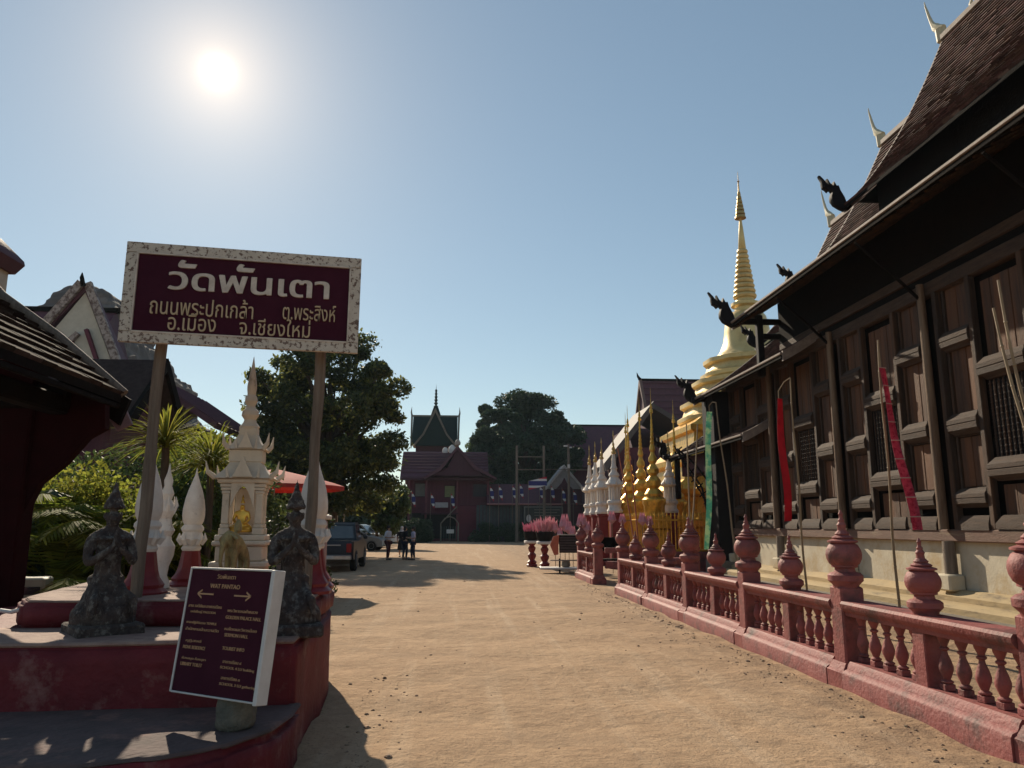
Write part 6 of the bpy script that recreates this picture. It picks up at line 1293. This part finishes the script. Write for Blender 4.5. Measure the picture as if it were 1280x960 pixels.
# ------------------------------------------------------------------ maroon temple on the right and farther roof
mt_ = thing('maroon_temple', 'big temple with steep maroon roof tiers and grey wing roof behind the gilded spires', 'temple hall', (24, 80, 0))
def mp_(name, mb, mat, par=mt_, **k): return part(name, mb, mat, par, world=True, **k)
r0 = P(802, 476, 80); r1 = P(803, 533, 76.5); r2 = P(803, 566, 74)
m = MB(); m.prism([(76.5, r1.z), (78.0, r1.z+2.0), (80, r0.z), (82, r1.z+2), (83.5, r1.z)], 'x', r0.x, r0.x+22); mp_('upper_roof', m, TILER)
m = MB(); m.prism([(76.3, r1.z-.1), (78.0, r1.z+2.1), (80, r0.z+.3), (82, r1.z+2.1), (83.7, r1.z-.1), (83.3, r1.z-.3), (80, r0.z-.5), (76.6, r1.z-.3)], 'x', r0.x-.3, r0.x); mp_('verge_board', m, M('brown_verge', (.2, .12, .1), (.14, .08, .07)))
m = MB(); m.prism([(74, r2.z), (76.6, r1.z-.2), (83.4, r1.z-.2), (86, r2.z)], 'x', r0.x-2.5, r0.x+22); mp_('lower_roof', m, TILER)
for k in range(7): m = MB(); u = (k+.5)/7; y = 76.5+u*3.4; z = r1.z+(r0.z-r1.z)*(u**.95)+.15; m.cbox(r0.x, r0.x+22, y, y+.1, z-.05, z+.06, .01); mp_('roof_course', m, TILER)
m = MB(); m.tube([(r0.x-.15, 80, r0.z+.1), (r0.x-.4, 80, r0.z+.5), (r0.x-.5, 80, r0.z+.9)], [.2, .12, .02], 6); m.cbox(r0.x, r0.x+22, 79.9, 80.1, r0.z, r0.z+.25, .03); mp_('ridge', m, DARKW)
g0, g1 = P(803, 512, 72), P(757, 578, 72)
m = MB(); m.prism([(g1.x-.8, g1.z-.5), (g0.x, g0.z), (g0.x+9, g0.z-5.5), (g0.x+9, g0.z-5.9), (g0.x, g0.z-.5), (g1.x-.6, g1.z-1.0)], 'y', 68, 76); mp_('wing_roof', m, TILEG)
m = MB(); m.prism([(g1.x-1.0, g1.z-.45), (g0.x, g0.z+.15), (g0.x, g0.z-.5), (g1.x-.8, g1.z-1.1)], 'y', 67.7, 68); mp_('wing_verge', m, M('grey_verge', (.09, .075, .075), (.06, .05, .05)))
m = MB(); m.box(g1.x+.8, r0.x+20, 70, 84, 0, r2.z+.1); mp_('wall', m, MAROON)
m = MB(); m.box(g1.x+.6, g0.x+8, 68.6, 70.4, 0, g1.z-.4); mp_('wing_wall', m, MAROON)
for k in range(9): m = MB(); x = g1.x+.8+k*1.05; m.cbox(x, x+.2, 68.4, 68.6, 0, g1.z-.5+min(k, 3)*.5, .02); mp_('wall_post', m, MAROOND)
fr = thing('far_temple', 'far low temple with plain maroon roof between the central tree and the grey wing roof', 'temple hall', (20, 103, 0))
a = P(728, 532, 103); m = MB(); m.prism([(98, a.z-6), (103, a.z), (108, a.z-6)], 'x', a.x-4, a.x+14); mp_('roof', m, TILER, fr)
m = MB(); m.box(a.x-3.5, a.x+13, 99, 107, 0, a.z-5.6); mp_('wall', m, MAROOND, fr)
m = MB(); m.cbox(a.x-4, a.x+14, 102.9, 103.1, a.z-.05, a.z+.15, .02); mp_('ridge', m, DARKW, fr)
# ------------------------------------------------------------------ lotus stands, bench, paper lotus flags
LOT = M('lotus_petal', (.62, .16, .30), (.66, .36, .42), 9, .6, transl=.3); LOTW = M('pale_lotus_paper', (.66, .42, .46), (.58, .26, .32), 12, .7, transl=.3)
def petals(m, c, n, r, h, seed):
    rd = random.Random(seed)
    for i in range(n):
        a = rd.uniform(0, 6.28); q = rd.uniform(.2, 1)*r; x, y = c[0]+q*math.cos(a), c[1]+q*math.sin(a); z = c[2]+rd.uniform(0, h*.4); l = h*rd.uniform(.5, .9); dx, dy = math.cos(a)*q*.35, math.sin(a)*q*.35
        m.rings([[(x+.006*math.cos(t_), y+.006*math.sin(t_), z) for t_ in (0, 2.1, 4.2)], [(x+dx*.5+.045*math.cos(t_), y+dy*.5+.045*math.sin(t_), z+l*.5) for t_ in (0, 2.1, 4.2)], [(x+dx+.003*math.cos(t_), y+dy+.003*math.sin(t_), z+l) for t_ in (0, 2.1, 4.2)]])
STD = [(.16, 0), (.17, .06), (.12, .1), (.15, .16), (.08, .24), (.12, .34), (.13, .42), (.07, .5), (.10, .58), (.12, .66), (.07, .74), (.13, .82)]
for k, (px, py, Y, lab) in enumerate(((665, 708, 31.9, 'red turned stand with a bowl of deep pink lotus buds, leftmost at the roadside'), (681, 711, 30.2, 'red turned stand with pale pink lotus buds, second from the left'))):
    c = P(px, py, Y); t = thing('flower_stand', lab, 'flower stand', (c.x, Y, 0), 0, 'red flower stands by the yard'); s = 1.12
    m = MB(); m.lathe([(r*1.35, z*s) for r, z in STD], 12); part('turned_stem', m, REDBASE, t)
    m = MB(); m.cbox(-.3, .3, -.3, .3, .92, 1.03, .02); part('slab', m, WHITEPT, t)
    m = MB(); m.lathe([(.2, 1.03), (.28, 1.1), (.33, 1.3), (.34, 1.4), (.28, 1.38)], 14); part('bowl', m, BLACKN, t)
    m = MB(); petals(m, (0, 0, 1.35), 90 if k else 70, .42, .55 if k else .35, k); part('lotus_buds', m, LOTW if k else LOT, t)
def paper_lotus(c, s, lab, seed):
    t = thing('paper_lotus', lab, 'paper decoration', (c.x, c.y, 0), 0, 'pink and white paper lotus decorations'); m = MB(); m.tube([(0, 0, 0), (0, 0, c.z)], .012, 5); part('stem', m, BAMB, t)
    m = MB(); rd = random.Random(seed)
    for k in range(7): a = k*.9; w = s*.28; d = Vector((math.cos(a), math.sin(a), 0)); m.add([tuple(Vector((0, 0, c.z-s*.3))), tuple(d*w+Vector((0, 0, c.z))+Vector((-d.y, d.x, 0))*w*.5), tuple(d*w*.5+Vector((0, 0, c.z+s*.65))), tuple(d*w+Vector((0, 0, c.z))-Vector((-d.y, d.x, 0))*w*.5)], [(0, 1, 2), (0, 2, 3), (1, 3, 2), (0, 3, 1)])
    part('paper_petals', m, LOTW, t, smooth=False)
for k, (px, py, Y, s) in enumerate(((694, 662, 30, .5), (700, 668, 29, .4), (706, 658, 29.5, .75), (711, 663, 29, .55), (716, 667, 28.5, .45), (727, 656, 28, .65), (734, 662, 28, .5), (765, 650, 27, .5), (778, 652, 27, .45), (803, 652, 26.5, .5), (812, 655, 26.5, .45))):
    paper_lotus(P(px, py, Y), s, ['pale pink paper lotus nearest the flower bowls', 'small low paper lotus under the pale pink one', 'tallest paper lotus behind the dark display bench', 'paper lotus beside the tallest one', 'low paper lotus over the corner of the dark bench', 'paper lotus in front of the first shrine pillar', 'tilted paper lotus left of the farther ball finials',
        'paper lotus hung before the corner shrine pillar', 'paper lotus right of the corner shrine pillar', 'paper lotus against the gold railing, left one', 'paper lotus against the gold railing, right one'][k], 40+k)
c = P(714, 700, 27.6); t = thing('display_bench', 'dark wooden display bench with pale tray in front and orange cloth at its side', 'bench', (c.x, 27.6, 0), R(-6))
m = MB(); m.cbox(-.42, .5, -.06, .0, .68, 1.28, .01); part('backboard', m, DARKW, t)
for k in range(6): m = MB(); m.cbox(-.40, .48, -.085, -.058, .72+k*.09, .79+k*.09, .006); part('slat', m, M('bench_slat', (.07, .045, .04), (.05, .03, .03)), t)
m = MB(); m.cbox(-.46, .54, -.08, .04, 1.28, 1.32, .01); m.cbox(-.75, .6, -.5, -.45, .42, .46, .01); part('pale_rail', m, M('greyish_wood', (.26, .22, .2), (.2, .17, .15)), t)
m = MB(); m.cbox(-1.1, .6, -.55, .1, .12, .2, .02); part('tray', m, WHITEPT, t)
for x in (-.42, .5): m = MB(); m.cbox(x-.03, x+.03, -.45, -.4, 0, .5, .008); part('leg', m, DARKW, t)
m = MB(); m.rings([[(-.62, -.1, 1.25), (-.42, -.1, 1.3), (-.42, .02, 1.3), (-.62, .02, 1.25)], [(-.75, -.14, .95), (-.45, -.12, .9), (-.45, .02, .9), (-.75, .04, .95)], [(-.6, -.13, .6), (-.45, -.12, .62), (-.45, .02, .62), (-.6, .02, .6)]]); part('orange_cloth', m, M('orange_cloth', (.5, .13, .07), (.38, .09, .05), 9, .8), t)
m = MB(); m.lathe([(.12, .2), (.16, .26), (.14, .4), (.18, .44)], 12, (-.2, -.25)); part('urn', m, GREYST, t)
t = thing('display_bench', 'second dark display bench inside the gateway, behind the ball finials', 'bench', (P(762, 690, 25.5).x, 25.5, 0))
m = MB(); m.cbox(-.4, .55, 0, .06, .8, 1.25, .01); part('backboard', m, DARKW, t); m = MB(); m.cbox(-.45, .6, -.3, .3, .5, .56, .01); part('seat', m, DARKW, t)
for x in (-.4, .5): m = MB(); m.cbox(x-.04, x+.04, -.25, -.17, 0, .5, .01); part('leg', m, DARKW, t)
# bamboo poles with red cord before the gilded spires
for k, (px0, px1, Y) in enumerate(((772, 790, 25), (786, 796, 25.5), (858, 862, 20), (872, 862, 20.4))):
    a = P(px0, 560 if k < 2 else 530, Y); b = P(px1, 665 if k < 2 else 700, Y); m = MB(); u = (a-b)/(a.z-b.z); base = b-u*b.z; m.tube([Vector((0, 0, 0)), (a-base)*.5+Vector((.03, 0, 0)), a-base], [.03, .025, .015], 6); o = part('bamboo_pole', m, BAMB if k > 1 else M('red_wound_pole', (.45, .10, .06), (.3, .12, .06), 20, .7)); o.location = base
    tag(o, ['red-wound bamboo pole leaning left before the gilded spires', 'red-wound bamboo pole standing right of the leaning one', 'bare bamboo pole left of the green banner', 'bare bamboo pole crossing behind the lone white shrine'][k], 'pole')
# hedge row at the foot of the far wall, hedge by the house
for k, (px0, px1, Y, h, lab) in enumerate(((590, 740, 82, 1.7, 'dark trimmed hedge along the foot of the grey wall'), (480, 535, 79, 2.0, 'mixed dark shrubs left of the garden gate'))):
    a, b = P(px0, 660, Y).x, P(px1, 660, Y).x; rng = np.random.default_rng(60+k); cl = [(np.array([rng.uniform(a, b), Y+rng.uniform(-.5, .5), rng.uniform(.2, h)]), (.7, .6, .45)) for _ in range(60)]
    v, f = leaf_cloud(cl, 14000, .10, rng); o = np_obj('hedge', v, f, LEAFF, None, off=((a+b)/2, Y, 0)); o.location = ((a+b)/2, Y, 0); tag(o, lab, 'hedge')
# thin cloud

# ------------------------------------------------------------------ air
hz = MB(); hz.box(-910, 910, -310, 1210, -1.6, 34)
def haze():
    m = bpy.data.materials.new('haze_air'); m.use_nodes = True; nt = m.node_tree; nt.nodes.clear()
    v = nt.nodes.new('ShaderNodeVolumePrincipled'); v.inputs['Color'].default_value = (.62, .84, 1, 1); v.inputs['Density'].default_value = .00017; v.inputs['Anisotropy'].default_value = .2
    o = nt.nodes.new('ShaderNodeOutputMaterial'); nt.links.new(v.outputs[0], o.inputs['Volume'])
    return m
part('haze', hz, haze(), kind='stuff', smooth=False)
